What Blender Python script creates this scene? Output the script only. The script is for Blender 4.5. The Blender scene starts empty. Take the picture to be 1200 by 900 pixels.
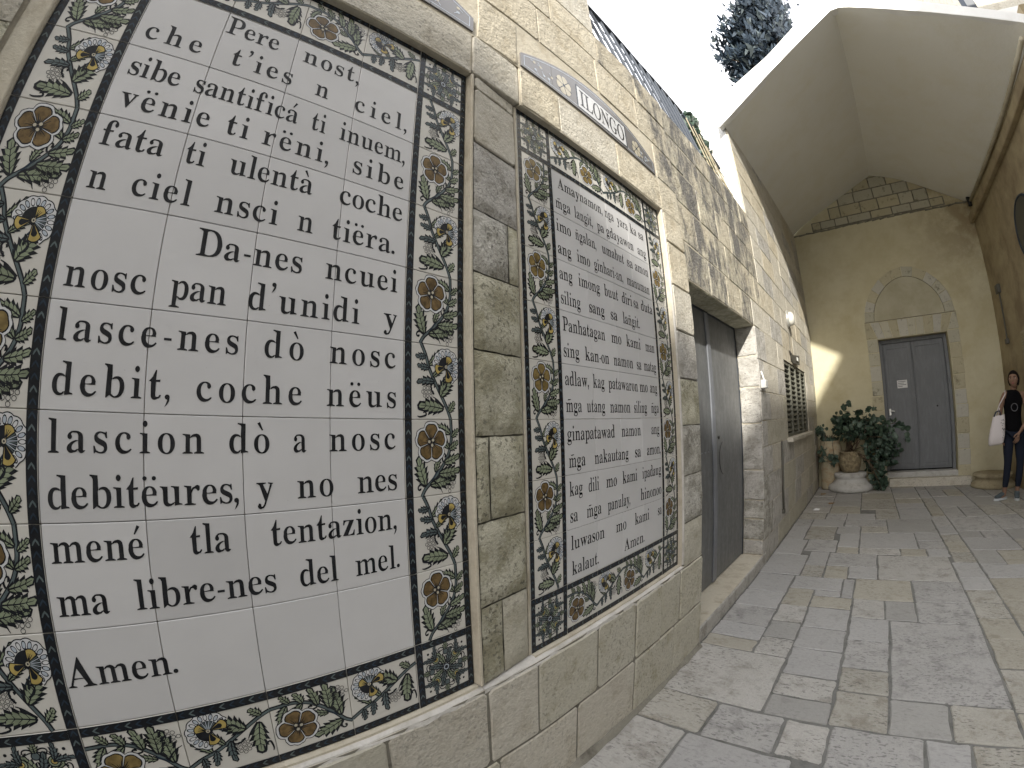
import bpy, bmesh, math, random
import numpy as np
from mathutils import Matrix, Vector, noise as mnoise
R = random.Random(11)
SC = bpy.context.scene
COL = SC.collection

# ------------------------------------------------------------------ camera (wide action-camera lens: measured fisheye curve)
cd = bpy.data.cameras.new('camera'); cam = bpy.data.objects.new('camera', cd); COL.objects.link(cam); SC.camera = cam
cd.type = 'PANO'; cd.panorama_type = 'FISHEYE_LENS_POLYNOMIAL'
cd.sensor_width = 36; cd.sensor_height = 27; cd.sensor_fit = 'HORIZONTAL'
cd.fisheye_fov = math.radians(180); cd.clip_start = 0.01; cd.clip_end = 500
cd.fisheye_polynomial_k0 = 0
cd.fisheye_polynomial_k1 = -0.06488671648334741; cd.fisheye_polynomial_k2 = -7.277579335180684e-05
cd.fisheye_polynomial_k3 = 2.345072105079767e-05; cd.fisheye_polynomial_k4 = -2.8510668608494887e-07
mm = Matrix([[0.71313927, 0.09060206, 0.69514289], [0.7005529, -0.05582158, -0.71141379], [-0.02565158, 0.99432149, -0.1032801]]).to_4x4()
mm.translation = Vector((0.9010909974671582, 0.3869578332258584, 1.3164463074462547)); cam.matrix_world = mm

# ------------------------------------------------------------------ sky, sun, exposure
SUN = Vector((1, -2.5, 1.5)).normalized()
W = bpy.data.worlds.new('World'); SC.world = W; W.use_nodes = True
wn = W.node_tree.nodes; sky = wn.new('ShaderNodeTexSky'); sky.sky_type = 'NISHITA'; sky.sun_disc = False
sky.sun_elevation = math.asin(SUN.z); sky.sun_rotation = math.atan2(SUN.x, SUN.y); sky.dust_density = 3.5; sky.air_density = 1.2
sky.ozone_density = 1.0
# thin bright cloud veil over the clear sky, thinning towards the zenith
tc = wn.new('ShaderNodeTexCoord'); nz = wn.new('ShaderNodeTexNoise'); nz.inputs['Scale'].default_value = 2.2; nz.inputs['Detail'].default_value = 6
mr = wn.new('ShaderNodeMapRange'); mr.inputs['From Min'].default_value = .3; mr.inputs['From Max'].default_value = .7; mr.inputs['To Min'].default_value = .75; mr.inputs['To Max'].default_value = .95
mxw = wn.new('ShaderNodeMix'); mxw.data_type = 'RGBA'; mxw.inputs['B'].default_value = (5.5, 5.5, 5.7, 1)
wl = W.node_tree.links.new
wl(tc.outputs['Generated'], nz.inputs['Vector']); wl(nz.outputs['Fac'], mr.inputs['Value']); wl(mr.outputs['Result'], mxw.inputs['Factor']); wl(sky.outputs[0], mxw.inputs['A'])
wl(mxw.outputs['Result'], wn['Background'].inputs[0]); wn['Background'].inputs[1].default_value = 0.15
sd = bpy.data.lights.new('sun', 'SUN'); sd.energy = 2.2; sd.angle = math.radians(1.2); sd.color = (1, .95, .86)
so = bpy.data.objects.new('sun', sd); COL.objects.link(so); so.rotation_euler = (-SUN).to_track_quat('-Z', 'Y').to_euler()
so.location = (4, -6, 12)
SC.view_settings.view_transform = 'Standard'; SC.view_settings.look = 'None'; SC.view_settings.exposure = 1.7; SC.view_settings.gamma = 1

# ------------------------------------------------------------------ helpers
class MB:
    def __init__(s): s.v = []; s.f = []; s.m = []
    def add(s, vs, fs, mi=0):
        n = len(s.v); s.v += [tuple(v) for v in vs]; s.f += [tuple(i + n for i in f) for f in fs]
        s.m += ([mi] * len(fs) if isinstance(mi, int) else list(mi)); return s
    def box(s, x0, x1, y0, y1, z0, z1, mi=0):
        return s.add([(x0,y0,z0),(x1,y0,z0),(x1,y1,z0),(x0,y1,z0),(x0,y0,z1),(x1,y0,z1),(x1,y1,z1),(x0,y1,z1)],
                     [(0,3,2,1),(4,5,6,7),(0,1,5,4),(1,2,6,5),(2,3,7,6),(3,0,4,7)], mi)
    def bbox(s, x0, x1, y0, y1, z0, z1, b, mi=0):     # bevelled box
        def sg(c, h): return c
        X=(x0,x1);Y=(y0,y1);Z=(z0,z1); vs=[]; idx={}
        for i in (0,1):
            for j in (0,1):
                for k in (0,1):
                    sx=b if i==0 else -b; sy=b if j==0 else -b; sz=b if k==0 else -b
                    for a in range(3):
                        p=[X[i]+sx,Y[j]+sy,Z[k]+sz]; p[a]=(X[i],Y[j],Z[k])[a]; idx[(i,j,k,a)]=len(vs); vs.append(tuple(p))
        fs=[]
        def q(a,b_,c,d): fs.append((idx[a],idx[b_],idx[c],idx[d]))
        q((1,0,0,0),(1,1,0,0),(1,1,1,0),(1,0,1,0)); q((0,0,0,0),(0,0,1,0),(0,1,1,0),(0,1,0,0))
        q((0,1,0,1),(0,1,1,1),(1,1,1,1),(1,1,0,1)); q((0,0,0,1),(1,0,0,1),(1,0,1,1),(0,0,1,1))
        q((0,0,1,2),(1,0,1,2),(1,1,1,2),(0,1,1,2)); q((0,0,0,2),(0,1,0,2),(1,1,0,2),(1,0,0,2))
        for k in (0,1):
            for j in (0,1): q((0,j,k,1),(1,j,k,1),(1,j,k,2),(0,j,k,2))
        for i in (0,1):
            for k in (0,1): q((i,0,k,0),(i,1,k,0),(i,1,k,2),(i,0,k,2))
            for j in (0,1): q((i,j,0,0),(i,j,1,0),(i,j,1,1),(i,j,0,1))
        for i in (0,1):
            for j in (0,1):
                for k in (0,1): fs.append((idx[(i,j,k,0)],idx[(i,j,k,1)],idx[(i,j,k,2)]))
        return s.add(vs, fs, mi)
    def tube(s, pts, r, n=8, mi=0, caps=True):
        pts=[Vector(p) for p in pts]; rs = r if isinstance(r,(list,tuple)) else [r]*len(pts); vs=[]; fs=[]; up=None
        for i,p in enumerate(pts):
            t=(pts[min(i+1,len(pts)-1)]-pts[max(i-1,0)]).normalized()
            if up is None: up=Vector((0,0,1)) if abs(t.z)<.9 else Vector((1,0,0))
            a=t.cross(up).normalized(); b=a.cross(t).normalized(); up=b
            for k in range(n): w=2*math.pi*k/n; vs.append(p+(a*math.cos(w)+b*math.sin(w))*rs[i])
        for i in range(len(pts)-1):
            for k in range(n): fs.append((i*n+k,i*n+(k+1)%n,(i+1)*n+(k+1)%n,(i+1)*n+k))
        if caps: fs.append(tuple(range(n))[::-1]); fs.append(tuple((len(pts)-1)*n+k for k in range(n)))
        return s.add(vs,fs,mi)
    def lathe(s, c, prof, n=28, mi=0, wob=0):
        vs=[];fs=[]
        for (r,z) in prof:
            for k in range(n):
                a=2*math.pi*k/n; q=1+(R.uniform(-wob,wob) if wob else 0); vs.append((c[0]+r*q*math.cos(a),c[1]+r*q*math.sin(a),c[2]+z))
        for i in range(len(prof)-1):
            for k in range(n): fs.append((i*n+k,i*n+(k+1)%n,(i+1)*n+(k+1)%n,(i+1)*n+k))
        fs.append(tuple(range(n))[::-1]); fs.append(tuple((len(prof)-1)*n+k for k in range(n)))
        return s.add(vs,fs,mi)
    def build(s, name, mats, parent=None, smooth=False, mesh=None):
        off = parent_loc(parent)
        me = bpy.data.meshes.new(name)
        me.from_pydata([(x-off[0],y-off[1],z-off[2]) for x,y,z in s.v], [], s.f)
        if not isinstance(mats,(list,tuple)): mats=[mats]
        for m in mats: me.materials.append(m)
        if len(mats)>1: me.polygons.foreach_set('material_index', s.m)
        bm=bmesh.new(); bm.from_mesh(me); bmesh.ops.recalc_face_normals(bm, faces=bm.faces); bm.to_mesh(me); bm.free()
        if smooth: me.polygons.foreach_set('use_smooth',[True]*len(me.polygons))
        me.update(); o=bpy.data.objects.new(name,me); COL.objects.link(o)
        if parent: o.parent=parent
        return o
def parent_loc(p):
    v=Vector((0,0,0))
    while p is not None: v+=p.location; p=p.parent
    return v
def thing(name, label, cat, loc=(0,0,0), group=None, parent=None):
    o=bpy.data.objects.new(name,None); COL.objects.link(o); o.location=loc; o.empty_display_size=.1
    if cat: o['label']=label; o['category']=cat
    if group: o['group']=group
    if parent: o.parent=parent
    return o
def tag(o,label,cat,group=None):
    o['label']=label; o['category']=cat
    if group: o['group']=group
    return o
def inst(mesh,name,parent,loc,rot=None):
    o=bpy.data.objects.new(name,mesh); COL.objects.link(o); o.parent=parent; o.location=Vector(loc)-parent_loc(parent)
    if rot: o.rotation_euler=rot
    return o

# ------------------------------------------------------------------ materials
class NT:
    def __init__(s,name):
        s.m=bpy.data.materials.new(name); s.m.use_nodes=True; s.t=s.m.node_tree; s.b=s.t.nodes['Principled BSDF']
    def n(s,ty,**k):
        x=s.t.nodes.new(ty)
        for a,b in k.items():
            if a.startswith('i_'): x.inputs[a[2:].replace('_',' ')].default_value=b
            else: setattr(x,a,b)
        return x
    def l(s,a,b): s.t.links.new(a,b)
    def pos(s,rnd=True):
        g=s.n('ShaderNodeNewGeometry')
        if not rnd: return g.outputs['Position']
        oi=s.n('ShaderNodeObjectInfo'); mu=s.n('ShaderNodeMath',operation='MULTIPLY'); mu.inputs[1].default_value=7.3
        s.l(oi.outputs['Random'],mu.inputs[0]); ad=s.n('ShaderNodeVectorMath',operation='ADD'); s.l(g.outputs['Position'],ad.inputs[0]); s.l(mu.outputs[0],ad.inputs[1]); s.rand=oi.outputs['Random']
        return ad.outputs[0]
    def noise(s,vec,scale,detail=5,rough=.6,dist=0):
        x=s.n('ShaderNodeTexNoise'); x.inputs['Scale'].default_value=scale; x.inputs['Detail'].default_value=detail; x.inputs['Roughness'].default_value=rough; x.inputs['Distortion'].default_value=dist
        s.l(vec,x.inputs['Vector']); return x.outputs['Fac']
    def ramp(s,fac,stops,interp='LINEAR'):
        x=s.n('ShaderNodeValToRGB'); r=x.color_ramp; r.interpolation=interp
        while len(r.elements)<len(stops): r.elements.new(.5)
        for e,(p,c) in zip(r.elements,stops): e.position=p; e.color=c if len(c)==4 else (*c,1)
        s.l(fac,x.inputs[0]); return x.outputs[0]
    def mix(s,fac,a,b,mode='MIX'):
        x=s.n('ShaderNodeMix',data_type='RGBA',blend_type=mode)
        for inp,v in ((x.inputs['Factor'],fac),(x.inputs['A'],a),(x.inputs['B'],b)):
            if isinstance(v,(int,float)): inp.default_value=v
            elif isinstance(v,tuple): inp.default_value=v if len(v)==4 else (*v,1)
            else: s.l(v,inp)
        return x.outputs['Result']
    def math(s,op,a,b=0.):
        x=s.n('ShaderNodeMath',operation=op)
        for i,v in enumerate((a,b)):
            if isinstance(v,(int,float)): x.inputs[i].default_value=v
            else: s.l(v,x.inputs[i])
        return x.outputs[0]
    def bump(s,h,strength,dist=.01,prev=None):
        x=s.n('ShaderNodeBump'); x.inputs['Strength'].default_value=strength; x.inputs['Distance'].default_value=dist; s.l(h,x.inputs['Height'])
        if prev is not None: s.l(prev,x.inputs['Normal'])
        return x.outputs[0]
    def col(s,c):
        if isinstance(c,tuple): s.b.inputs['Base Color'].default_value=(*c,1)
        else: s.l(c,s.b.inputs['Base Color'])
        return s
    def rough(s,r):
        if isinstance(r,(int,float)): s.b.inputs['Roughness'].default_value=r
        else: s.l(r,s.b.inputs['Roughness'])
        return s
def flat(name,c,rough=.6,spec=.5,metal=0):
    n=NT(name); n.col(c).rough(rough); n.b.inputs['Specular IOR Level'].default_value=spec; n.b.inputs['Metallic'].default_value=metal; return n.m
def stone(name,a,b,dark=None,var=.22,bumpd=.004,pits=.5,lich=None,rough=.85,stain=None,scale=1,speck=.0):
    n=NT(name); p=n.pos(); big=n.noise(p,2.2*scale,6,.65); mid=n.noise(p,9*scale,7,.7); fine=n.noise(p,60*scale,6,.75)
    c=n.ramp(big,[(.3,a),(.7,b)])
    v=n.math('MULTIPLY_ADD',n.rand,var); n.t.nodes[-1].inputs[2].default_value=1-var/2
    if dark is None: dark=tuple(x*.45 for x in a)
    c=n.mix(n.ramp(mid,[(.34,(1,1,1)),(.5,(0,0,0))]),c,dark) if stain is None else n.mix(n.ramp(mid,[(stain,(1,1,1)),(stain+.14,(0,0,0))]),c,dark)
    c=n.mix(n.ramp(fine,[(.25,(.55,.55,.55)),(.6,(0,0,0))]),c,tuple(x*.8 for x in a))
    if lich:
        gp=n.pos(False); mpl=n.n('ShaderNodeMapping'); mpl.inputs['Scale'].default_value=(1,1.5,.75); n.l(gp,mpl.inputs[0]); lm=n.math('ADD',n.noise(mpl.outputs[0],2.3,10,.78,.3),n.math('MULTIPLY',n.rand,.035)); c=n.mix(n.ramp(lm,[(lich-.05,(0,0,0)),(lich+.05,(1,1,1))]),c,n.mix(n.ramp(fine,[(.4,(0,0,0)),(.6,(1,1,1))]),(.10,.098,.095),(.24,.23,.21)))
    if speck:
        mps=n.n('ShaderNodeMapping'); mps.inputs['Scale'].default_value=(1,2.2,2.2); n.l(p,mps.inputs[0])
        sk=n.noise(mps.outputs[0],34*scale,4,.62); gate=n.noise(p,3.5,3,.6)
        c=n.mix(n.mix(n.ramp(gate,[(.36,(0,0,0)),(.56,(1,1,1))]),(0,0,0),n.ramp(sk,[(.545,(0,0,0)),(.62,(speck,speck,speck))])),c,tuple(x*.35 for x in a))
    hs=n.n('ShaderNodeHueSaturation'); n.l(c,hs.inputs['Color']); n.l(v,hs.inputs['Value']); n.col(hs.outputs[0]); n.rough(rough)
    vo=n.n('ShaderNodeTexVoronoi'); vo.inputs['Scale'].default_value=38*scale; mp=n.n('ShaderNodeMapping'); n.l(p,mp.inputs[0]); n.l(mp.outputs[0],vo.inputs['Vector'])
    pit=n.ramp(vo.outputs['Distance'],[(.05,(0,0,0)),(.3,(1,1,1))])
    pm=n.mix(n.ramp(n.noise(p,7*scale,3,.6),[(.5,(1,1,1)),(.62,(1-pits,1-pits,1-pits))]),pit,(1,1,1))
    b1=n.bump(mid,.9,bumpd*2.2); b2=n.bump(fine,.7,bumpd*.8,b1)
    b3=n.bump(pit,pits*.6,bumpd*.5,b2); n.l(b3,n.b.inputs['Normal'])
    n.b.inputs['Specular IOR Level'].default_value=.25
    return n.m
M={}
M['cream']=stone('stone_cream',(.58,.525,.41),(.64,.59,.48),(.48,.42,.31),.10,.010,.6,lich=.68,stain=.36,speck=.5)
M['cream2']=stone('stone_pale',(.58,.545,.465),(.64,.61,.53),(.49,.45,.365),.10,.010,.6,stain=.36,speck=.5)
M['lower']=stone('stone_yellow_grey',(.49,.465,.375),(.55,.53,.455),(.41,.38,.285),.10,.006,.5,stain=.34,speck=.5)
M['olive']=stone('stone_olive',(.52,.50,.385),(.62,.60,.50),(.36,.34,.24),.12,.011,.8,stain=.42,speck=.9)
M['white']=stone('stone_chalky',(.50,.485,.45),(.58,.56,.52),(.36,.34,.30),.10,.012,.6,stain=.38,speck=.6)
M['rough']=stone('stone_rough_grey',(.50,.485,.43),(.64,.625,.58),(.32,.305,.26),.12,.014,.9,stain=.42,speck=.9)
M['weather']=stone('stone_black_lichen',(.55,.50,.39),(.61,.56,.45),(.40,.35,.26),.12,.012,.6,lich=.53)
M['weather2']=stone('stone_dark_lichen',(.52,.475,.375),(.58,.54,.43),(.32,.29,.22),.12,.012,.6,lich=.50)
M['mortar']=stone('lime_mortar',(.54,.49,.39),(.60,.56,.46),(.42,.37,.28),.05,.004,.2)
M['mortar_d']=stone('grey_mortar',(.21,.20,.165),(.28,.265,.22),(.12,.11,.09),.05,.006,.5)
M['ledge']=stone('white_mortar',(.64,.62,.58),(.58,.56,.52),(.46,.44,.39),.05,.006,.2)
PV=[stone('paving_grey',(.375,.37,.355),(.45,.44,.425),(.26,.255,.245),.13,.006,.9,rough=.6,scale=1.1,speck=.7),
    stone('paving_bluegrey',(.375,.37,.36),(.435,.43,.42),(.31,.305,.295),.12,.003,.4,rough=.5,stain=.3,speck=.4),
    stone('paving_beige',(.385,.37,.325),(.45,.435,.395),(.27,.25,.205),.14,.007,.9,rough=.6,scale=1.1,speck=.9),
    stone('paving_pink',(.43,.42,.39),(.50,.485,.46),(.30,.285,.255),.10,.006,1,rough=.6,scale=1.1,speck=.75),
    stone('paving_ochre',(.375,.355,.30),(.43,.41,.355),(.29,.27,.215),.12,.003,.5,rough=.6,stain=.34,speck=.5),
    stone('paving_dark',(.325,.32,.305),(.375,.37,.35),(.26,.255,.24),.12,.003,.4,rough=.55,stain=.3,speck=.3)]
M['joint']=stone('paving_joint',(.17,.17,.16),(.22,.22,.205),(.11,.11,.10),.05,.004,.3)
M['ground']=stone('ground_stone',(.3,.29,.26),(.36,.35,.32),None,.05,.004,.3)
def plaster(name,a,b,stainc,st=.35,bd=.002,drip=True):
    n=NT(name); p=n.pos(False); c=n.ramp(n.noise(p,1.1,6,.6,.1),[(.32,a),(.68,b)])
    c=n.mix(n.ramp(n.noise(p,2.1,9,.65,.15),[(st,(1,1,1)),(st+.24,(0,0,0))]),c,stainc)
    f=n.noise(p,45,6,.7); n.col(c).rough(.9); n.l(n.bump(f,.5,bd,n.bump(n.noise(p,5,5,.6),.8,bd*4)),n.b.inputs['Normal']); n.b.inputs['Specular IOR Level'].default_value=.15
    return n.m
M['pl_yellow']=plaster('plaster_ochre',(.57,.525,.36),(.61,.57,.42),(.51,.46,.30),.33)
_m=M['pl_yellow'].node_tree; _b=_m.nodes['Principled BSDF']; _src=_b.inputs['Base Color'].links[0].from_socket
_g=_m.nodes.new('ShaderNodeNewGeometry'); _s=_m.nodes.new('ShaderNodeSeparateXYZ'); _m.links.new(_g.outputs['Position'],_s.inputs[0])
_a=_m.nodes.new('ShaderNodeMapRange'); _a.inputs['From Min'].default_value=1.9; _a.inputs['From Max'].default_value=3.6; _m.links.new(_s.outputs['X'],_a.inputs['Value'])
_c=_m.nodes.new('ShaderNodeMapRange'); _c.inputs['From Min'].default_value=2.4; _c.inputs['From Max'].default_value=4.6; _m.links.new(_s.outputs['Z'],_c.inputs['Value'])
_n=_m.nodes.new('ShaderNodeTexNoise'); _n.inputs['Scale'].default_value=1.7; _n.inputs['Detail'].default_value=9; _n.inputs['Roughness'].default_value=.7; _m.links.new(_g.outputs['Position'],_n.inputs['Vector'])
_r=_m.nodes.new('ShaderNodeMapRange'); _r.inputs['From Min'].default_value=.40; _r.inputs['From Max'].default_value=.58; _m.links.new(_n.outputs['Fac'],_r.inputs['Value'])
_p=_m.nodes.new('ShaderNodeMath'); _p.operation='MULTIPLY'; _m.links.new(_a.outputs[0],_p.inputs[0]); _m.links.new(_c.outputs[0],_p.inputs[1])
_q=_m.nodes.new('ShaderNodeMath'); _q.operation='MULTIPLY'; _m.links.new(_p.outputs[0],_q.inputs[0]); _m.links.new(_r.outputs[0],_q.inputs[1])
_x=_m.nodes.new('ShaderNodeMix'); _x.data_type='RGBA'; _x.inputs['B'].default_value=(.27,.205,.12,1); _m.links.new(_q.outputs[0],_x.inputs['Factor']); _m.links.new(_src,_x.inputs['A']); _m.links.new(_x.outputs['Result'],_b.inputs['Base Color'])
M['pl_brown']=plaster('plaster_brown',(.34,.28,.17),(.40,.34,.22),(.24,.19,.12),.36)
M['soffit']=plaster('plaster_soffit',(.76,.75,.69),(.78,.77,.72),(.74,.72,.63),.3)
M['whitepl']=plaster('plaster_white',(.80,.80,.78),(.78,.77,.74),(.7,.69,.66),.3)
M['pl_grey']=plaster('plaster_opposite',(.50,.49,.46),(.56,.55,.52),(.44,.43,.40),.35)
def glaze(name,c,var=.05,rough=.12):
    n=NT(name); p=n.pos(); f=n.noise(p,6,3,.5)
    v=n.math('MULTIPLY_ADD',n.rand,var); n.t.nodes[-1].inputs[2].default_value=1-var/2
    cc=n.ramp(f,[(.35,tuple(x*.95 for x in c)),(.65,c)]); hs=n.n('ShaderNodeHueSaturation'); n.l(cc,hs.inputs['Color']); n.l(v,hs.inputs['Value'])
    sp=n.noise(p,220,2,.5); cc=n.mix(n.ramp(sp,[(.78,(0,0,0)),(.82,(1,1,1))]),hs.outputs[0],(.3,.28,.24)); n.col(cc)
    n.rough(rough); n.l(n.bump(n.noise(p,9,4,.55),.6,.0022),n.b.inputs['Normal']); n.b.inputs['Specular IOR Level'].default_value=.5
    return n.m
M['tile']=glaze('glazed_white',(.62,.62,.625),.12)
M['tile_b']=glaze('glazed_cream',(.64,.625,.58),.08)
M['tile_g']=glaze('glazed_plaque_grey',(.16,.155,.155),.06,.25)
def paint(name,c,var=.25,sc=30,rough=.22):
    n=NT(name); p=n.pos(); f=n.noise(p,sc,4,.6); n.col(n.ramp(f,[(.3,tuple(x*(1-var) for x in c)),(.7,tuple(min(1,x*(1+var)) for x in c))])); n.rough(rough); n.b.inputs['Specular IOR Level'].default_value=.3; return n.m
M['ink']=paint('glaze_black',(.012,.014,.018),.4)
M['letter']=paint('lettering_black',(.016,.017,.02),.5)
M['navy']=paint('glaze_navy',(.02,.035,.055),.4)
M['gblue']=paint('glaze_blue',(.10,.13,.135))
M['ggreen']=paint('glaze_green',(.24,.28,.19))
M['gochre']=paint('glaze_ochre',(.15,.10,.042),.5,55)
M['gochre_lit']=paint('glaze_ochre_lit',(.20,.145,.055),.4,55)  # ochre as if sunlit, the light put into the flower colour
M['gyellow']=paint('glaze_yellow',(.44,.34,.11),.25)
M['gwhite']=paint('glaze_white_dot',(.62,.63,.64),.08)
M['gpale']=paint('glaze_pale_blue',(.42,.47,.53),.15)
M['beige']=paint('glaze_beige',(.50,.46,.36),.15)
PM=[M[k] for k in ('ink','navy','gblue','ggreen','gochre','gochre_lit','gyellow','gwhite','gpale','beige')]
INK,NAVY,BLUE,GREEN,OCHRE,OCHRE_LIT,YELL,WHITE,PALE,BEIGE=range(10)
def metal_paint(name,c,rough=.45,st=.5):
    n=NT(name); p=n.pos(False); mp=n.n('ShaderNodeMapping'); mp.inputs['Scale'].default_value=(6,6,1.2); n.l(p,mp.inputs[0])
    f=n.noise(mp.outputs[0],3,7,.7); f2=n.noise(p,25,6,.7)
    cc=n.mix(n.ramp(f,[(.45,(0,0,0)),(.75,(st,st,st))]),c,tuple(min(1,x*1.8+.04) for x in c)); n.col(cc); n.rough(n.ramp(f2,[(.3,(rough-.08,)*3),(.7,(rough+.12,)*3)]))
    n.l(n.bump(f2,.3,.0015,n.bump(n.noise(p,2.5,3,.5),.5,.008)),n.b.inputs['Normal']); return n.m
M['door']=metal_paint('door_grey_steel',(.125,.13,.133))
M['door_l']=metal_paint('door_grey_light',(.17,.18,.20))
M['door2']=metal_paint('door_blue_grey',(.15,.16,.172),.55,.3)
M['iron']=flat('iron_dark_blue',(.02,.03,.045),.5)
M['iron_b']=flat('iron_beige',(.30,.26,.17),.6)  # beige bars of the far railing section
M['black']=flat('black_void',(.01,.01,.01),.6)
M['winmetal']=flat('window_metal',(.13,.13,.105),.6,.3)
M['winglass']=flat('window_glass_dark',(.045,.046,.04),.3)
M['whiteplastic']=flat('white_plastic',(.75,.75,.72),.35)
M['chrome']=flat('lamp_rim',(.55,.55,.52),.3,.5,.6)
M['opal']=flat('opal_glass',(.62,.61,.55),.15)
M['pipe']=flat('pipe_dark',(.09,.085,.07),.6)
M['paper']=flat('paper',(.7,.7,.7),.7)
M['gutter']=plaster('gutter_mortar',(.42,.38,.28),(.48,.44,.34),(.3,.26,.18),.35)
M['terracotta']=stone('terracotta_lichen',(.30,.24,.14),(.38,.33,.22),(.17,.14,.09),.1,.006,.5,stain=.45,scale=2)
M['jar']=stone('jar_clay',(.40,.35,.24),(.43,.385,.28),(.34,.23,.14),.1,.004,.3,stain=.38)
M['marble']=stone('old_marble',(.50,.50,.48),(.56,.55,.53),(.36,.35,.32),.08,.003,.5)
M['colbrown']=stone('column_brown',(.36,.31,.2),(.42,.37,.26),(.22,.18,.12),.08,.004,.5)
def leafm(name,c,c2):
    n=NT(name); g=n.pos(False); f=n.noise(g,14,3,.6); n.col(n.ramp(f,[(.35,c),(.65,c2)])); n.rough(.5); n.b.inputs['Subsurface Weight'].default_value=0; return n.m
M['leaf']=leafm('geranium_leaf',(.028,.055,.035),(.055,.09,.06))
M['leaf2']=leafm('geranium_leaf_pale',(.06,.10,.075),(.10,.145,.115))
M['needle']=leafm('cypress_needles',(.02,.036,.056),(.042,.062,.085))  # blue put into the needle colour to imitate glare over the tree
M['needle2']=leafm('cypress_needles_pale',(.055,.075,.085),(.08,.10,.10))
M['bark']=stone('bark',(.12,.09,.06),(.16,.12,.08),None,.05,.01,.5)
M['dryleaf']=flat('dry_leaf',(.25,.16,.07),.7)

# ------------------------------------------------------------------ stone pieces: outline in (u,v), face height w, mapped to the place
def block(mb, quad, face, depth, mapf, gap=.004, bev=.006, jit=.0025, sub=2, dome=0.0):
    q=[Vector(p) for p in quad]; c=sum(q,Vector((0,0)))/4; n=len(q); ins=[]
    # inset quad edges by gap
    L=[]
    for i in range(n):
        a,b=q[i],q[(i+1)%n]; d=(b-a).normalized(); nn=Vector((-d.y,d.x)); 
        if (c-a).dot(nn)<0: nn=-nn
        L.append((a+nn*gap,d))
    cor=[]
    for i in range(n):
        (p,d),(p2,d2)=L[i-1],L[i]; den=d.x*d2.y-d.y*d2.x; t=((p2.x-p.x)*d2.y-(p2.y-p.y)*d2.x)/den; cor.append(p+d*t)
    out=[]
    for i in range(n):
        a,b=cor[i],cor[(i+1)%n]; dirv=(b-a); ln=dirv.length; 
        rc=min(.012,ln*.15)*R.uniform(.5,1.2)
        out.append(a+dirv.normalized()*rc)
        for k in range(1,sub+1):
            t=(k+R.uniform(-.25,.25))/(sub+1); pp=a+dirv*t; to=(c-pp).normalized(); out.append(pp+to*R.uniform(-jit*.3,jit))
        out.append(b-dirv.normalized()*rc)
    m=len(out); ww=face+R.uniform(-.0015,.0015)
    v=[mapf(p.x,p.y,face-depth) for p in out]+[mapf(p.x,p.y,ww-bev) for p in out]
    inn=[p+(c-p).normalized()*bev*R.uniform(.8,1.6) for p in out]
    v+=[mapf(p.x,p.y,ww+R.uniform(-.0008,.0008)) for p in inn]
    f=[]
    for r in (0,1):
        for i in range(m): f.append((r*m+i,r*m+(i+1)%m,(r+1)*m+(i+1)%m,(r+1)*m+i))
    f.append(tuple(2*m+i for i in range(m))); f.append(tuple(range(m))[::-1])
    mb.add(v,f); return mb
def rect(a,b,c,d): return [(a,c),(b,c),(b,d),(a,d)]
LW=lambda u,v,w:(w,u,v)
GR=lambda u,v,w:(u,v,w)
YE=9.3
EW=lambda u,v,w:(u,YE-w,v)

def heightwall(us,vs,cell,mapf,back,mi=lambda u,v:0):
    """wall with recesses and openings: cell(u,v)->face w or None for an opening"""
    mb=MB(); nu,nv=len(us)-1,len(vs)-1
    g=[[cell((us[i]+us[i+1])/2,(vs[j]+vs[j+1])/2) for j in range(nv)] for i in range(nu)]
    def G(i,j):
        if i<0 or j<0 or i>=nu or j>=nv: return back
        return back if g[i][j] is None else g[i][j]
    for i in range(nu):
        for j in range(nv):
            u0,u1,v0,v1=us[i],us[i+1],vs[j],vs[j+1]; w=G(i,j)
            if w!=back:
                mb.add([mapf(u0,v0,w),mapf(u1,v0,w),mapf(u1,v1,w),mapf(u0,v1,w)],[(0,1,2,3)],mi((u0+u1)/2,(v0+v1)/2))
                mb.add([mapf(u0,v0,back),mapf(u1,v0,back),mapf(u1,v1,back),mapf(u0,v1,back)],[(3,2,1,0)])
            for (di,dj,a,b) in ((1,0,(u1,v0),(u1,v1)),(0,1,(u1,v1),(u0,v1)),(-1,0,(u0,v1),(u0,v0)),(0,-1,(u0,v0),(u1,v0))):
                w2=G(i+di,j+dj)
                if w2<w-1e-9: mb.add([mapf(*a,w),mapf(*a,w2),mapf(*b,w2),mapf(*b,w)],[(0,1,2,3)])
    return mb

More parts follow.
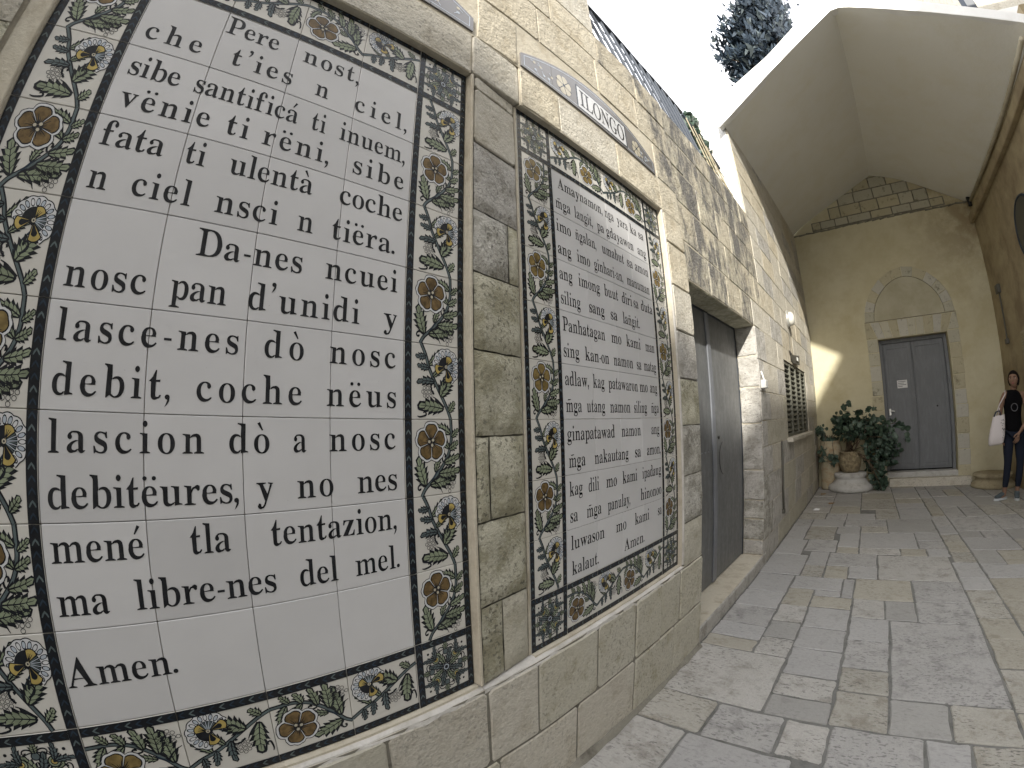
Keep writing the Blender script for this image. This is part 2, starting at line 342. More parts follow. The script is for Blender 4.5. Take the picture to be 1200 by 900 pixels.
# ================================================================== GROUND AND PAVEMENT
g=MB(); g.add([(-60,-60,-.06),(60,-60,-.06),(60,80,-.06),(-60,80,-.06)],[(0,1,2,3)]); o=g.build('ground',M['ground']); o['kind']='structure'
pav=bpy.data.objects.new('pavement',None); COL.objects.link(pav); pav['kind']='structure'
g=MB(); g.box(-.16,3.62,-10,YE+.3,-.05,-.0055); o=g.build('joint_bed',M['joint'],pav)
EX=[(.03,.545,2.27,2.82,3),(.03,.345,2.0,2.27,2),(.345,.66,2.0,2.27,0),(.66,.86,2.01,2.27,3),(.86,1.25,1.93,2.28,0),(1.25,1.44,1.93,2.28,1),(1.44,1.66,1.93,2.28,2),
(.03,.345,2.82,2.97,4),(.03,.345,2.97,3.18,1),(.03,.345,3.18,3.49,0),(.03,.345,3.49,3.82,1),(.03,.345,3.82,4.24,1),
(.345,.545,2.82,3.05,3),(.345,.545,3.05,3.30,5),(.345,.545,3.30,3.59,3),(.345,.545,3.59,3.94,4),
(.545,.84,2.27,2.45,5),(.545,.84,2.45,2.66,3),(.545,.84,2.66,2.97,1),(.545,.84,2.97,3.26,1),(.545,.84,3.26,3.60,1),(.545,.84,3.60,3.82,4),(.345,.75,3.94,4.24,1),(.75,.84,3.82,4.24,1),(.545,.75,3.82,3.94,1),
(.84,1.095,2.28,2.58,2),(.84,1.095,2.58,2.81,2),(.84,1.095,2.81,3.15,0),(.84,1.095,3.15,3.49,1),(.84,1.065,3.49,3.82,3),
(1.095,1.665,2.56,3.48,0),(1.095,1.37,2.28,2.56,5),(1.37,1.665,2.28,2.56,2),(1.065,1.28,3.485,3.82,5),(1.28,1.665,3.48,3.83,0),
(.84,1.28,3.82,4.27,4),(1.28,1.665,3.83,4.27,0),(.38,.57,4.24,4.55,2),(.57,.77,4.24,4.57,4),(.77,1.02,4.27,4.57,1),(1.02,1.665,4.27,4.95,3),
(.03,.38,4.24,4.85,1),(.38,.57,4.55,5.0,1),(.57,1.02,4.57,4.98,0),(.03,.3,4.85,5.42,1),(.3,.62,5.0,5.46,0),(.62,.84,4.98,5.2,4),(.62,.84,5.2,5.75,1),
(.84,1.24,4.98,5.19,3),(1.24,1.49,4.95,5.19,4),(1.49,1.69,4.95,5.19,1),(.84,1.43,5.19,5.82,1),(1.43,1.69,5.19,5.5,0),(1.43,1.69,5.5,5.82,1),
(.03,.24,5.42,6.06,1),(.24,.57,5.46,6.08,2),(.57,.84,5.75,6.12,1),(.84,1.15,5.82,6.13,2),(1.15,1.71,5.82,6.52,5),(.03,.24,6.06,6.46,0),(.24,.64,6.08,6.47,1),(.64,1.15,6.12,6.5,0),
(.03,.38,6.46,6.9,2),(.38,.65,6.47,6.86,0),(.65,1.02,6.5,6.86,1),(1.02,1.32,6.5,7.1,2),(1.32,1.73,6.52,7.2,1)]
HJ=[2.27,2.53,2.93,3.28,3.59,3.85,4.1,4.37,4.78,5.1,5.46,5.77,6.14,6.68,7.3,7.95,8.67,YE]
for a,b in zip(HJ[:-1],HJ[1:]): EX.append((1.68,1.905,a,b,R.choice([0,1,2,4,2])))
H2=[2.6,3.1,3.4,3.9,4.37,4.72,5.16,5.62,5.9,6.63,7.3,8.1,8.7,YE]
for i,(a,b) in enumerate(zip(H2[:-1],H2[1:])):
    if i in (3,4): EX.append((1.905,2.36,a,b,[4,1][i-3]))
    elif i%2: EX+= [(1.905,2.15,a,b,R.choice([0,2,5])),(2.15,2.42,a,b,R.choice([0,2,4]))]
    else: EX.append((1.905,2.42,a,b,R.choice([0,1,2,4])))
for (x0,x1) in ((2.42,2.80),(2.80,3.15),(3.15,3.4)):
    y=2.9+R.uniform(0,.3)
    while y<YE: h=R.uniform(.3,.75); EX.append((x0,x1,y,min(y+h,YE),R.choice([0,1,2,4,5,2]))); y+=h
for (x0,x1,ys) in ((.03,.4,(6.9,7.3,7.75,8.2,8.7,YE)),(.4,.82,(6.86,7.37,7.8,8.4,8.9,YE)),(.82,1.32,(7.12,7.6,7.95,8.5,YE)),(1.32,1.69,(7.2,7.6,7.95,8.5,9.0,YE)),
                    (.03,.3,(.6,1.05,1.45,2.0)),(.3,.75,(.7,1.2,1.62,2.0)),(.75,1.2,(.6,1.3,1.93)),(1.2,1.7,(.8,1.5,1.93))):
    for a,b in zip(ys[:-1],ys[1:]): EX.append((x0,x1,a,b,R.choice([0,1,2,3,4,5,1])))
def fline(y): return 1.668 if y<4.9 else (1.70 if y<6.5 else 1.73)
EX=[((fline((q[2]+q[3])/2)+.001 if abs(q[0]-1.68)<.02 else q[0]),(fline((q[2]+q[3])/2) if 1.655<q[1]<1.74 and q[0]<1.6 else q[1]),q[2],q[3],q[4]) for q in EX]
for (x0,x1,y0,y1,k) in EX:
    big=(x1-x0)*(y1-y0)>.25
    mb=MB(); block(mb,[(x0+R.uniform(-.004,.004),y0),(x1+R.uniform(-.004,.004),y0+R.uniform(-.006,.006)),(x1,y1),(x0,y1+R.uniform(-.006,.006))],R.uniform(-.002,.002),.03,GR,gap=.0048,bev=.0042,jit=.008,sub=5 if big else 3)
    mb.build('paving_stone',PV[k],pav)

# ================================================================== LEFT WALL
TW=.1876; TH=.19; P1Y=0.0; P2Y=1.3657; ZT=2.485; ZB=ZT-10*TH
P1E=P1Y+6*TW; P2E=P2Y+6*TW
FW=.02
lw=thing('stone_wall','long cream limestone wall carrying the two prayer tile panels and a grey steel door','wall')
def lcell(y,z):
    if y<2.0:
        if z>5.2: return None
    elif y<4.84 and z>3.43: return None
    if (P1Y<y<P1E or P2Y<y<P2E) and ZB<z<ZT: return -.013
    if 2.77<y<4.40 and .10<z<2.15: return None
    if 5.84<y<7.9 and 1.08<z<2.0: return -.10
    if z<.57 and y<2.77: return .031
    if P1E<y<P2Y and z<2.685: return -.008
    if y<2.77 and z>ZT: return .0255
    if P2E<y<2.77: return .022
    if y<0: return .0120
    return .0172
mb=heightwall([-10,P1Y,P1E,P2Y,2.0,P2E,2.77,4.40,4.84,5.84,7.9,YE],[-.05,.10,.57,ZB,1.08,2.0,2.15,ZT,2.685,3.43,4.82,5.2],
              lambda y,z: None if (z>4.82 and y>2) else lcell(y,z),LW,-.55,lambda y,z: 1 if (z<.57 and y<2.77) or ((P1E<y<P2Y or P2E<y<2.77) and z<ZT) else 0)
mb.build('mortar_core',[M['mortar'],M['mortar_d']],lw)
NB=[0]
def LWB(u,v,w): return (w-.02+.030-(.027 if v<ZT-.001 else .010)*min(1,max(0,(u-P1E)/(P2Y-P1E))),u,v)
def lblk(y0,y1,z0,z1,mat,face=FW,rough=False,gap=.004,smoothj=False):
    if y1-y0<.03 or z1-z0<.03: return
    LW=LWB if (y0>=P1E-.01 and y1<=P2Y+.01 and z1<2.69 and z0>.57) else globals()['LW']
    if LW is LWB: face=FW
    elif P2E<=y0 and y1<=2.78 and z1<=ZT+.01 and z0>.56: face=.032
    if rough:
        g_=.0022; a0,a1,b0,b1=y0+g_,y1-g_,z0+g_,z1-g_; nu=max(4,int((a1-a0)/.022)); nv=max(4,int((b1-b0)/.022)); o3=Vector((R.uniform(0,50),)*3); vs=[]
        for jj in range(nv+1):
            for ii in range(nu+1):
                u=a0+(a1-a0)*ii/nu; v=b0+(b1-b0)*jj/nv; edge=min(ii,nu-ii,jj,nv-jj); P3=Vector((u,v,0))*9+o3
                h=mnoise.fractal(P3,.9,2.1,5)*.007+mnoise.noise(P3*.35)*.006
                w=face+.004+h if edge else face-.0035; 
                if edge==1: w-=.0005
                if not edge: u+=R.uniform(-.0012,.0015)*(1 if ii==0 else -1 if ii==nu else 0); v+=R.uniform(-.0012,.0015)*(1 if jj==0 else -1 if jj==nv else 0)
                vs.append(LW(u,v,max(w,face-.006) if edge else w))
        mb=MB(); mb.add(vs,[(jj*(nu+1)+ii,jj*(nu+1)+ii+1,(jj+1)*(nu+1)+ii+1,(jj+1)*(nu+1)+ii) for jj in range(nv) for ii in range(nu)])
        o=mb.build('stone_block',M[mat],lw,True); NB[0]+=1; return
    mb=MB(); j=.002
    q=[(y0+R.uniform(-j,j),z0),(y1+R.uniform(-j,j),z0),(y1,z1),(y0,z1)]
    block(mb,q,face+R.uniform(-.001,.002)*(3 if rough else 1),.03,LW,gap=gap if not rough else gap*1.4,bev=.0035 if not rough else .008,jit=.0035 if not rough else .008,sub=2)
    mb.build('stone_block',M[mat],lw); NB[0]+=1
def course(z0,z1,ys,mats,**k):
    if z0>ZT-.01 and ys[-1]<2.55 and 'face' not in k: k['face']=.029
    for a,b in zip(ys[:-1],ys[1:]): lblk(a,b,z0,z1,R.choice(mats) if isinstance(mats,list) else mats,**k)
# two lower courses under the panels, standing a little proud
course(0,.288,[-1.6,-1.1,-.6,-.2,.3,.75,1.18,1.575,1.99,2.395,2.768],['lower','lower','cream2'],face=.036)
course(.288,.566,[-1.6,-1.2,-.7,-.1,.3,.815,1.146,1.363,1.70,1.99,2.235,2.455,2.768],['lower','cream2','lower'],face=.036)
# left of panel 1
for a,b in zip([.57,.9,1.25,1.56,1.87,2.06,2.3,2.7],[.9,1.25,1.56,1.87,2.06,2.3,2.7,3.1]):
    lblk(-.7,-.055,a,b,'olive' if b<2.1 else 'cream2',face=.034,rough=True); lblk(-1.5,-.7,a,b,'cream2',rough=True)
# between the panels
BZ=[.585,.825,1.066,1.299,1.533,1.757,1.955,2.197,2.43]
bm_=['lower','olive','olive','olive','olive','rough','white','cream2']
for i,(a,b) in enumerate(zip(BZ[:-1],BZ[1:])):
    if i==0: lblk(P1E+.014,1.231,a,b,'olive',rough=True); lblk(1.231,P2Y-.014,a,b,'lower',rough=True)
    elif i==2: lblk(P1E+.014,1.194,a,b,'olive',rough=True); lblk(1.194,P2Y-.014,a,b,'olive',rough=True)
    elif i==5: lblk(P1E+.014,1.30,a,b,'rough',rough=True); lblk(1.30,P2Y-.014,a,b,'olive',rough=True)
    else: lblk(P1E+.014,P2Y-.014,a,b,bm_[i],rough=i not in (0,7))
# beyond panel 2, up to the door
BZ=[.566,.80,1.046,1.304,1.545,1.80,2.05,2.30]
bm2=['lower','rough','rough','olive','white','cream2','cream']
for i,(a,b) in enumerate(zip(BZ[:-1],BZ[1:])):
    lblk(P2E+.016,2.768,a,b,bm2[i],rough=i<4)
lblk(P2E+.016,2.768,2.30,ZT-.002,'cream')
# above the panels
course(ZT+.001,2.685,[-1.4,-.6,.02,.56,P1E,P2Y,1.60,2.05,P2E+.016],['cream','cream','cream2'],gap=.002)
lblk(P1E+.016,P2Y-.016,2.43,ZT-.002,'cream2',gap=.002)
course(2.685,2.95,[P1E+.02,P2Y-.008],['cream'],gap=.002)
course(2.685,2.95,[-1.4,-.7,-.02],['cream'],gap=.002)
course(2.95,3.20,[-1.4,-.8,-.1,.5,1.0,1.50,1.95,2.35],['cream','cream','cream2'],gap=.002)
course(3.20,3.43,[-1.4,-.7,0,.6,1.1,1.6,2.0],['cream','cream2'],gap=.002)
course(3.43,3.8,[-1.2,-.4,.3,1.0,2.0],['cream2','white'],gap=.002)
course(3.8,4.2,[-1.2,-.6,.2,.9,2.0],['cream2','white'],gap=.002)
course(4.2,5.2,[-1.2,0,1.0,2.0],['cream2'],gap=.002)
# over the door and up to the parapet, weathered black near the top
mb=MB(); mb.box(.012,.0425,P2E+.002,2.765,ZT+.001,3.43) if 0 else None
WM=['weather','weather2','cream','weather','cream2']
course(2.15,2.40,[2.77,3.22,3.62,4.02,4.40],['weather','weather2','cream2'],face=.021)
lblk(P2E+.016,2.768,ZT+.001,2.70,'cream',face=.029); lblk(P2E+.016,2.768,2.70,2.95,'weather',face=.029); course(2.95,3.20,[2.35,2.768],['weather'],face=.029); course(3.20,3.43,[2.0,2.4,2.768],['weather'],face=.029)
course(2.40,2.68,[2.77,3.05,3.45,3.72,4.15,4.62,4.84],['weather2','weather','weather'])
course(2.68,2.95,[2.77,3.2,3.6,3.95,4.4,4.84],['weather','weather2'])
course(2.95,3.20,[2.77,3.0,3.35,3.8,4.2,4.55,4.84],['weather','weather2','weather'])
course(3.20,3.43,[2.77,3.3,3.62,4.1,4.5,4.84],['weather2','weather'])
# right of the door to the far corner
CZ=[.0,.225,.53,.80,1.065,1.30,1.56,1.85,2.15,2.40,2.66,2.93,3.19,3.43,3.7,3.97,4.24,4.52,4.80]
for i,(a,b) in enumerate(zip(CZ[:-1],CZ[1:])):
    ys=[4.40]; y=4.40+([.22,.42][i%2])
    while y<YE-.35: ys.append(y); y+=R.uniform(.48,.95)
    ys.append(YE)
    if a>=2.40 and a<3.4: ys=[v for v in ys if v>4.95]; ys=[4.84]+ys
    if a>=3.4: ys=[4.84]+[v for v in ys if v>5.0]
    if b<1.1: mats=['lower','cream2','white']
    elif b<2.2: mats=['white','cream2','lower','cream2']
    else: mats=['cream2','cream','cream2','white']
    for c,d in zip(ys[:-1],ys[1:]):
        if b>1.08 and a<2.0:      # keep clear of the window
            c1=c; d1=d
            if d>5.84 and c<7.9:
                if c<5.84: lblk(c,5.84,a,b,R.choice(mats))
                if d>7.9: lblk(7.9,d,a,b,R.choice(mats))
                continue
        rg = c==4.40 and 0.2<a<1.9
        lblk(c,d,a,b,('rough' if a in (.225,.53) else 'white') if rg else R.choice(mats),rough=rg and b<1.1,face=.024 if rg else FW)
# parapet cap stones
course(0,0.001,[0,0],['cream'])
for a,b in zip([2.0,2.6,3.2,3.8,4.4],[2.6,3.2,3.8,4.4,4.84]):
    mb=MB(); mb.bbox(-.5,.012,a+.004,b-.004,3.425,3.452,.006); mb.build('coping_stone',M['weather2'],lw)
# mortar ledge below the panels
def ledge(y0,y1):
    mb=MB(); n=int((y1-y0)/.05); vs=[]
    for i in range(n+1):
        y=y0+(y1-y0)*i/n; vs+=[(-.004,y,ZB-.001),(.012,y,ZB-.004+R.uniform(-.002,.001)),(.03+R.uniform(-.003,.003),y,.572+R.uniform(-.003,.004)),(.034+R.uniform(-.003,.001),y,.560+R.uniform(-.012,.004)),(.0,y,.555)]
    fs=[(i*5+k,i*5+(k+1)%5,(i+1)*5+(k+1)%5,(i+1)*5+k) for i in range(n) for k in range(5)]
    mb.add(vs,fs); mb.build('mortar_ledge',M['ledge'],lw,smooth=False)
ledge(-.6,P1E+.01); ledge(P1E+.01,P2E+.012)
# light lime reveal strips round the panels
for (a,b,xx) in ((P1E+.001,P1E+.012,.0285),(P2E+.001,P2E+.014,.031),(P2Y-.012,P2Y-.001,.002),(P1Y-.05,P1Y-.001,.019)):
    mb=MB(); mb.bbox(-.006,xx,a,b,ZB,ZT-.001,.002); mb.build('lime_strip',M['ledge'] if b>2 else M['mortar'],lw)

# ------------------------------------------------------------------ painting tools: everything in tile units, laid on the glaze in thin layers
class Paint:
    def __init__(s,xf=None): s.mb=MB(); s.L=0; s.xf=xf or (lambda u,v:(u,v))
    def lay(s): s.L+=1; return .00030+.000003*s.L
    def P(s,u,v,w): a,b=s.xf(u,v); return (w,a*TW,b*TH)
    def poly(s,pts,m,w=None):
        w=s.lay() if w is None else w
        s.mb.add([s.P(u,v,w) for u,v in pts],[tuple(range(len(pts)))],m)
    def stroke(s,pts,wd,m,n=6,w=None):
        w=s.lay() if w is None else w
        P=[Vector(p) for p in pts]; wd=wd if isinstance(wd,(list,tuple)) else [wd]*len(P); C=[];Wd=[]
        for i in range(len(P)-1):
            p0=P[max(i-1,0)];p1=P[i];p2=P[i+1];p3=P[min(i+2,len(P)-1)]
            for k in range(n):
                t=k/n; C.append(.5*((2*p1)+(p2-p0)*t+(2*p0-5*p1+4*p2-p3)*t*t+(3*p1-p0-3*p2+p3)*t**3)); Wd.append(wd[i]+(wd[i+1]-wd[i])*t)
        C.append(P[-1]);Wd.append(wd[-1]); vs=[]
        for i,c in enumerate(C):
            t=(C[min(i+1,len(C)-1)]-C[max(i-1,0)]); t=t.normalized() if t.length>0 else Vector((1,0)); nn=Vector((-t.y,t.x))*Wd[i]/2
            vs+=[s.P(*(c+nn),w),s.P(*(c-nn),w)]
        s.mb.add(vs,[(2*i,2*i+1,2*i+3,2*i+2) for i in range(len(C)-1)],m)
    def ring(s,u,v,r,wd,m,n=10,fill=None):
        w=s.lay()
        if fill is not None: s.poly([(u+r*math.cos(6.283*k/n),v+r*math.sin(6.283*k/n)) for k in range(n)],fill,w-.0000015)
        vs=[];
        for k in range(n):
            a=6.283*k/n; vs+=[s.P(u+r*math.cos(a),v+r*math.sin(a),w),s.P(u+(r-wd)*math.cos(a),v+(r-wd)*math.sin(a),w)]
        s.mb.add(vs,[(2*k,2*k+1,(2*k+3)%(2*n),(2*k+2)%(2*n)) for k in range(n)],m)
    def dot(s,u,v,r,m,n=9): s.poly([(u+r*math.cos(6.283*k/n),v+r*math.sin(6.283*k/n)) for k in range(n)],m)
    def leaf(s,p,ang,ln,wd,m=GREEN,curl=.25,teeth=4,k_=1.16):
        ln*=k_; wd*=k_*1.12; teeth+=1
        """jagged acanthus leaf: dark outline, tinted inside, midrib"""
        d=Vector((math.cos(ang),math.sin(ang))); nn=Vector((-d.y,d.x)); p=Vector(p)
        def side(sg,sc):
            o=[]
            for k in range(teeth):
                t0=(k+.15)/(teeth+.6); t1=(k+1.0)/(teeth+.6); w0=math.sin(math.pi*min(1,t0*1.02+.08))**.8
                w1=math.sin(math.pi*min(1,t1*.92+.06))**.8
                b=curl*t0*t0; o.append(p+d*ln*t0+nn*(sg*wd*w0*.62*sc+b*ln)); b=curl*t1*t1
                o.append(p+d*ln*(t1+.05)+nn*(sg*wd*w1*1.0*sc+b*ln))
            return o
        tip=p+d*ln*1.02+nn*curl*ln*1.05
        a=side(1,1);b=side(-1,1); s.poly([tuple(x) for x in [p]+b+[tip]+a[::-1]],INK)
        c=p+d*ln*.5+nn*curl*ln*.25
        a=side(1,.66);b=side(-1,.66)
        s.poly([tuple(x+(c-x)*.10) for x in [p]+b+[tip]+a[::-1]],m)
        s.stroke([tuple(p),tuple(p+d*ln*.5+nn*curl*ln*.25),tuple(p+d*ln*.9+nn*curl*ln*.82)],[.018,.012,.004],INK,3)
        for k in range(1,teeth):
            t=k/teeth*.85; q=p+d*ln*t+nn*curl*t*t*ln
            for sg in (1,-1): s.stroke([tuple(q),tuple(q+d*ln*.13+nn*sg*wd*.5)],[.010,.003],INK,1)
    def berries(s,u,v,r=.026,rows=((0,0),(1,0),(2,0),(-.5,1),(.5,1),(1.5,1),(2.5,1),(0,2),(1,2),(2,2),(.5,3),(1.5,3),(1,-1)),m=INK):
        for a,b in rows: s.ring(u+(a-1)*r*2.15,v+(b-1)*r*1.9,r,.007,m,9)
    def vine(s,pts,w0=.05):
        n=len(pts); s.stroke(pts,[w0*1.05]*n,INK,6); s.stroke([(u-.004,v) for u,v in pts],[w0*.5]*n,BLUE,6)
    def curl(s,p,ang,sz,fl=1,w=.02):
        pts=[];p=Vector(p)
        for k in range(9):
            t=k/8; a=ang+fl*t*t*5.2; p=p+Vector((math.cos(a),math.sin(a)))*sz*(1-.62*t)*.28; pts.append(tuple(p))
        s.stroke(pts,[w]*4+[w*.9]*3+[w*1.3,w*1.6],INK,3)
    def orange(s,u,v,r,m=OCHRE,rot=0):
        def pf(a): return .70+.30*abs(math.cos(2.5*(a-rot)))**.6-.05*abs(math.cos(2.5*(a-rot)))**12
        n=70; A=[6.2832*k/n for k in range(n)]
        def ringp(q,sc=0): return [(u+r*(pf(a)+q+sc*abs(math.sin(a*9)))*math.cos(a),v+r*(pf(a)+q+sc*abs(math.sin(a*9)))*math.sin(a)) for a in A]
        s.poly(ringp(.15,.035),INK); s.poly(ringp(.105,.035),WHITE)
        for k in range(5):
            a0=rot+k*6.2832/5; P=[a0+t*.60 for t in (-1,-.8,-.6,-.4,-.2,-.07,0,.07,.2,.4,.6,.8,1)]
            s.poly([(u,v)]+[(u+r*(pf(a)+.02)*math.cos(a),v+r*(pf(a)+.02)*math.sin(a)) for a in P],INK)
            s.poly([(u+r*.05*math.cos(a0),v+r*.05*math.sin(a0))]+[(u+r*(pf(a)-.035)*math.cos(a0+(a-a0)*.92),v+r*(pf(a)-.035)*math.sin(a0+(a-a0)*.92)) for a in P],m)
        for k in range(25):
            a=rot+k*6.2832/25; l=(.42,.6,.5,.7,.38)[k%5]; s.stroke([(u+r*.10*math.cos(a),v+r*.10*math.sin(a)),(u+r*l*math.cos(a+.04),v+r*l*math.sin(a+.04))],[.018,.004],INK,1)
        for k in range(3): a=rot+.5+k*2.1; s.dot(u+r*.16*math.cos(a),v+r*.16*math.sin(a),r*.085,BEIGE,7)
        s.dot(u,v,r*.07,INK,6)
    def pansy(s,u,v,r,rot=0):
        def A(a,q): return (u+q*r*math.cos(a+rot),v+q*r*math.sin(a+rot))
        fan=[-1.25+k*.095 for k in range(46)]       # scalloped fan above and to the right
        s.poly([A(-1.3,.2)]+[A(a,1.05+.07*abs(math.sin(a*6.2))) for a in fan]+[A(3.1,.2)],INK)
        s.poly([A(-1.2,.2)]+[A(a,1.0+.07*abs(math.sin(a*6.2))) for a in fan]+[A(3.0,.2)],WHITE)
        for k in range(14):
            a=-1.1+k*.315; c=A(a,.80); n=10
            for sc,mm_ in ((1.0,INK),(.70,PALE if k%3 else WHITE)):
                o=[]
                for q in range(n):
                    t=6.2832*q/n; dx=r*.20*sc*math.cos(t); dy=r*.105*sc*math.sin(t); aa=a+rot
                    o.append((c[0]+dx*math.cos(aa)-dy*math.sin(aa),c[1]+dx*math.sin(aa)+dy*math.cos(aa)))
                s.poly(o,mm_)
        s.poly([A(-1.15+k*.19,.60) for k in range(22)]+[A(3.3,.3),A(-1.5,.3)],INK)
        for k in range(9): a=-.9+k*.16; s.stroke([A(a,.12),A(a,.58)],[.009,.007],PALE if k%2 else BLUE,1)
        for a,q,wd in ((3.25,.92,.42),(4.85,.98,.40)):            # two side lobes
            s.poly([A(a,.0)]+[A(a+t*wd,q*(1-.10*abs(t)**2)) for t in (-1,-.7,-.35,0,.35,.7,1)],INK)
            s.poly([A(a,.12)]+[A(a+t*wd*.84,q*.94*(1-.10*abs(t)**2)) for t in (-1,-.7,-.35,0,.35,.7,1)],YELL)
            s.poly([A(a,.10)]+[A(a+t*wd*.62,q*.74*(1-.15*abs(t)**2)) for t in (-1,-.5,0,.5,1)],INK)
        s.poly([A(.95,.0)]+[A(.95+t*.50,.70*(1-.12*t*t)) for t in (-1,-.6,-.2,.2,.6,1)],INK)
        s.poly([A(.95,.10)]+[A(.95+t*.42,.65*(1-.12*t*t)) for t in (-1,-.6,-.2,.2,.6,1)],YELL)
        for dt in (-.18,.02,.22): s.stroke([A(.95+dt*.3,.14),A(.95+dt,.48)],[.012,.005],INK,2)
        s.dot(*A(0,.0),.024,BEIGE,7); s.dot(*A(0,.0),.011,INK,6)
    def band(s,u0,u1,v0,v1,vert=True,n=9,flip=1):
        s.poly([(u0,v0),(u1,v0),(u1,v1),(u0,v1)],INK)
        w=s.lay(); 
        for k in range(n):
            t=(k+.5)/n
            if vert:
                c=v0+(v1-v0)*t; h=(v1-v0)/n; um=(u0+u1)/2; e=(u1-u0)*.30
                s.stroke([(um-e,c-flip*h*.20),(um,c+flip*h*.28),(um+e,c-flip*h*.20)],[.010,.024,.010],[NAVY,BLUE,NAVY][k%3],2,w)
            else:
                c=u0+(u1-u0)*t; h=(u1-u0)/n; vm=(v0+v1)/2; e=(v1-v0)*.30
                s.stroke([(c-flip*h*.20,vm-e),(c+flip*h*.28,vm),(c-flip*h*.20,vm+e)],[.010,.024,.010],[NAVY,BLUE,NAVY][k%3],2,w)
BO=(.012,.115); BI=(.885,.992)
def motif_A(p,oc=OCHRE):   # pansy
    p.vine([(.74,.0),(.68,.14),(.56,.34),(.45,.52),(.36,.68),(.30,.85),(.22,1.0)],.055)
    p.stroke([(.53,.40),(.60,.52),(.66,.60)],[.03,.024,.02],NAVY); p.leaf((.56,.30),1.05,.30,.11,GREEN,-.12); p.leaf((.62,.14),2.95,.40,.10,GREEN,.10)
    p.leaf((.70,.10),.8,.16,.06,GREEN,.1,3); p.leaf((.46,.50),3.0,.27,.06,BLUE,.2,3); p.leaf((.37,.68),3.1,.19,.05,BLUE,-.1,3); p.leaf((.31,.84),3.4,.16,.05,BLUE,-.2,3)
    p.leaf((.35,.72),.55,.24,.06,GREEN,.3,3); p.leaf((.42,.56),.75,.22,.05,GREEN,-.2,3)
    p.curl((.55,.36),.4,.16,1,.024); p.curl((.48,.30),2.4,.17,-1,.024); p.berries(.33,.36,.026)
    p.stroke([(.62,.16),(.50,.26),(.42,.30)],[.028,.02,.01],INK,4)
    p.stroke([(.30,.23),(.20,.22),(.17,.14),(.27,.11),(.30,.06),(.20,.035),(.15,.045)],[.012,.026,.028,.024,.026,.022,.01],INK,4)
    p.pansy(.665,.715,.232,.15)
def motif_B(p,oc=OCHRE):   # orange flower
    p.vine([(.20,.0),(.27,.10),(.42,.22),(.56,.36),(.68,.52),(.74,.70),(.745,.86),(.74,1.0)],.055)
    p.stroke([(.37,.19),(.46,.30),(.50,.42),(.47,.52)],[.024,.026,.022,.03],NAVY)
    p.leaf((.27,.12),1.95,.36,.10,GREEN,-.12); p.leaf((.34,.14),.12,.42,.09,GREEN,.06); p.leaf((.50,.28),-.05,.34,.09,GREEN,.15); p.leaf((.60,.42),.12,.26,.07,GREEN,.2,3)
    p.leaf((.70,.60),.35,.17,.06,GREEN,.2,3); p.leaf((.745,.76),.6,.15,.05,GREEN,.1,3); p.leaf((.73,.80),2.5,.26,.07,GREEN,.25); p.leaf((.70,.60),2.2,.24,.06,GREEN,.3,3)
    p.leaf((.44,.30),1.3,.2,.05,GREEN,-.2,3); p.curl((.30,.11),2.6,.15,1,.024); p.curl((.60,.40),2.0,.13,-1,.024); p.berries(.69,.14,.028)
    p.stroke([(.40,.20),(.50,.12),(.56,.02)],[.03,.018,.008],INK,4)
    p.orange(.385,.70,.25,oc,.3)
def motif_C(p,oc=OCHRE):   # corner rosette
    p.ring(.5,.5,.30,.014,INK,28)
    for k in range(8):
        a=k*.7854+.39; p.leaf((.5+.05*math.cos(a),.5+.05*math.sin(a)),a,.22,.055,[GREEN,BLUE][k%2],.15,3)
    for k in range(4):
        a=k*1.5708+.785; c=(.5+.24*math.cos(a),.5+.24*math.sin(a)); p.ring(*c,.072,.014,INK,14,GREEN); p.ring(*c,.042,.01,INK,10,YELL); p.dot(*c,.016,INK,6)
        q=(.5+.42*math.cos(a),.5+.42*math.sin(a)); p.leaf(c,a+.45,.19,.045,BLUE,.3,3); p.leaf(c,a-.45,.19,.045,BLUE,-.3,3); p.dot(*q,.02,INK,6)
        a=k*1.5708; p.ring(.5+.25*math.cos(a),.5+.25*math.sin(a),.05,.012,INK,12,BLUE); p.leaf((.5+.28*math.cos(a),.5+.28*math.sin(a)),a,.10,.05,GREEN,0,3)
        for s_ in (.6,-.6): p.curl((.5+.30*math.cos(a),.5+.30*math.sin(a)),a+s_*1.8,.12,1 if s_>0 else -1,.016)
    p.ring(.5,.5,.06,.014,INK,14,PALE); p.dot(.5,.5,.03,INK,8)
    for k in range(16): a=k*.3927; p.stroke([(.5+.07*math.cos(a),.5+.07*math.sin(a)),(.5+.12*math.cos(a),.5+.12*math.sin(a))],[.012,.006],INK,1)
def rotccw(u,v): return (1-v,u)
def sq(f,side):      # squeeze the field between the two bands
    a,b=(.125,.875)
    def g_(u,v):
        u2=.5+(u-.47)*.93; return f(u2,v)
    return g_
MOT={}
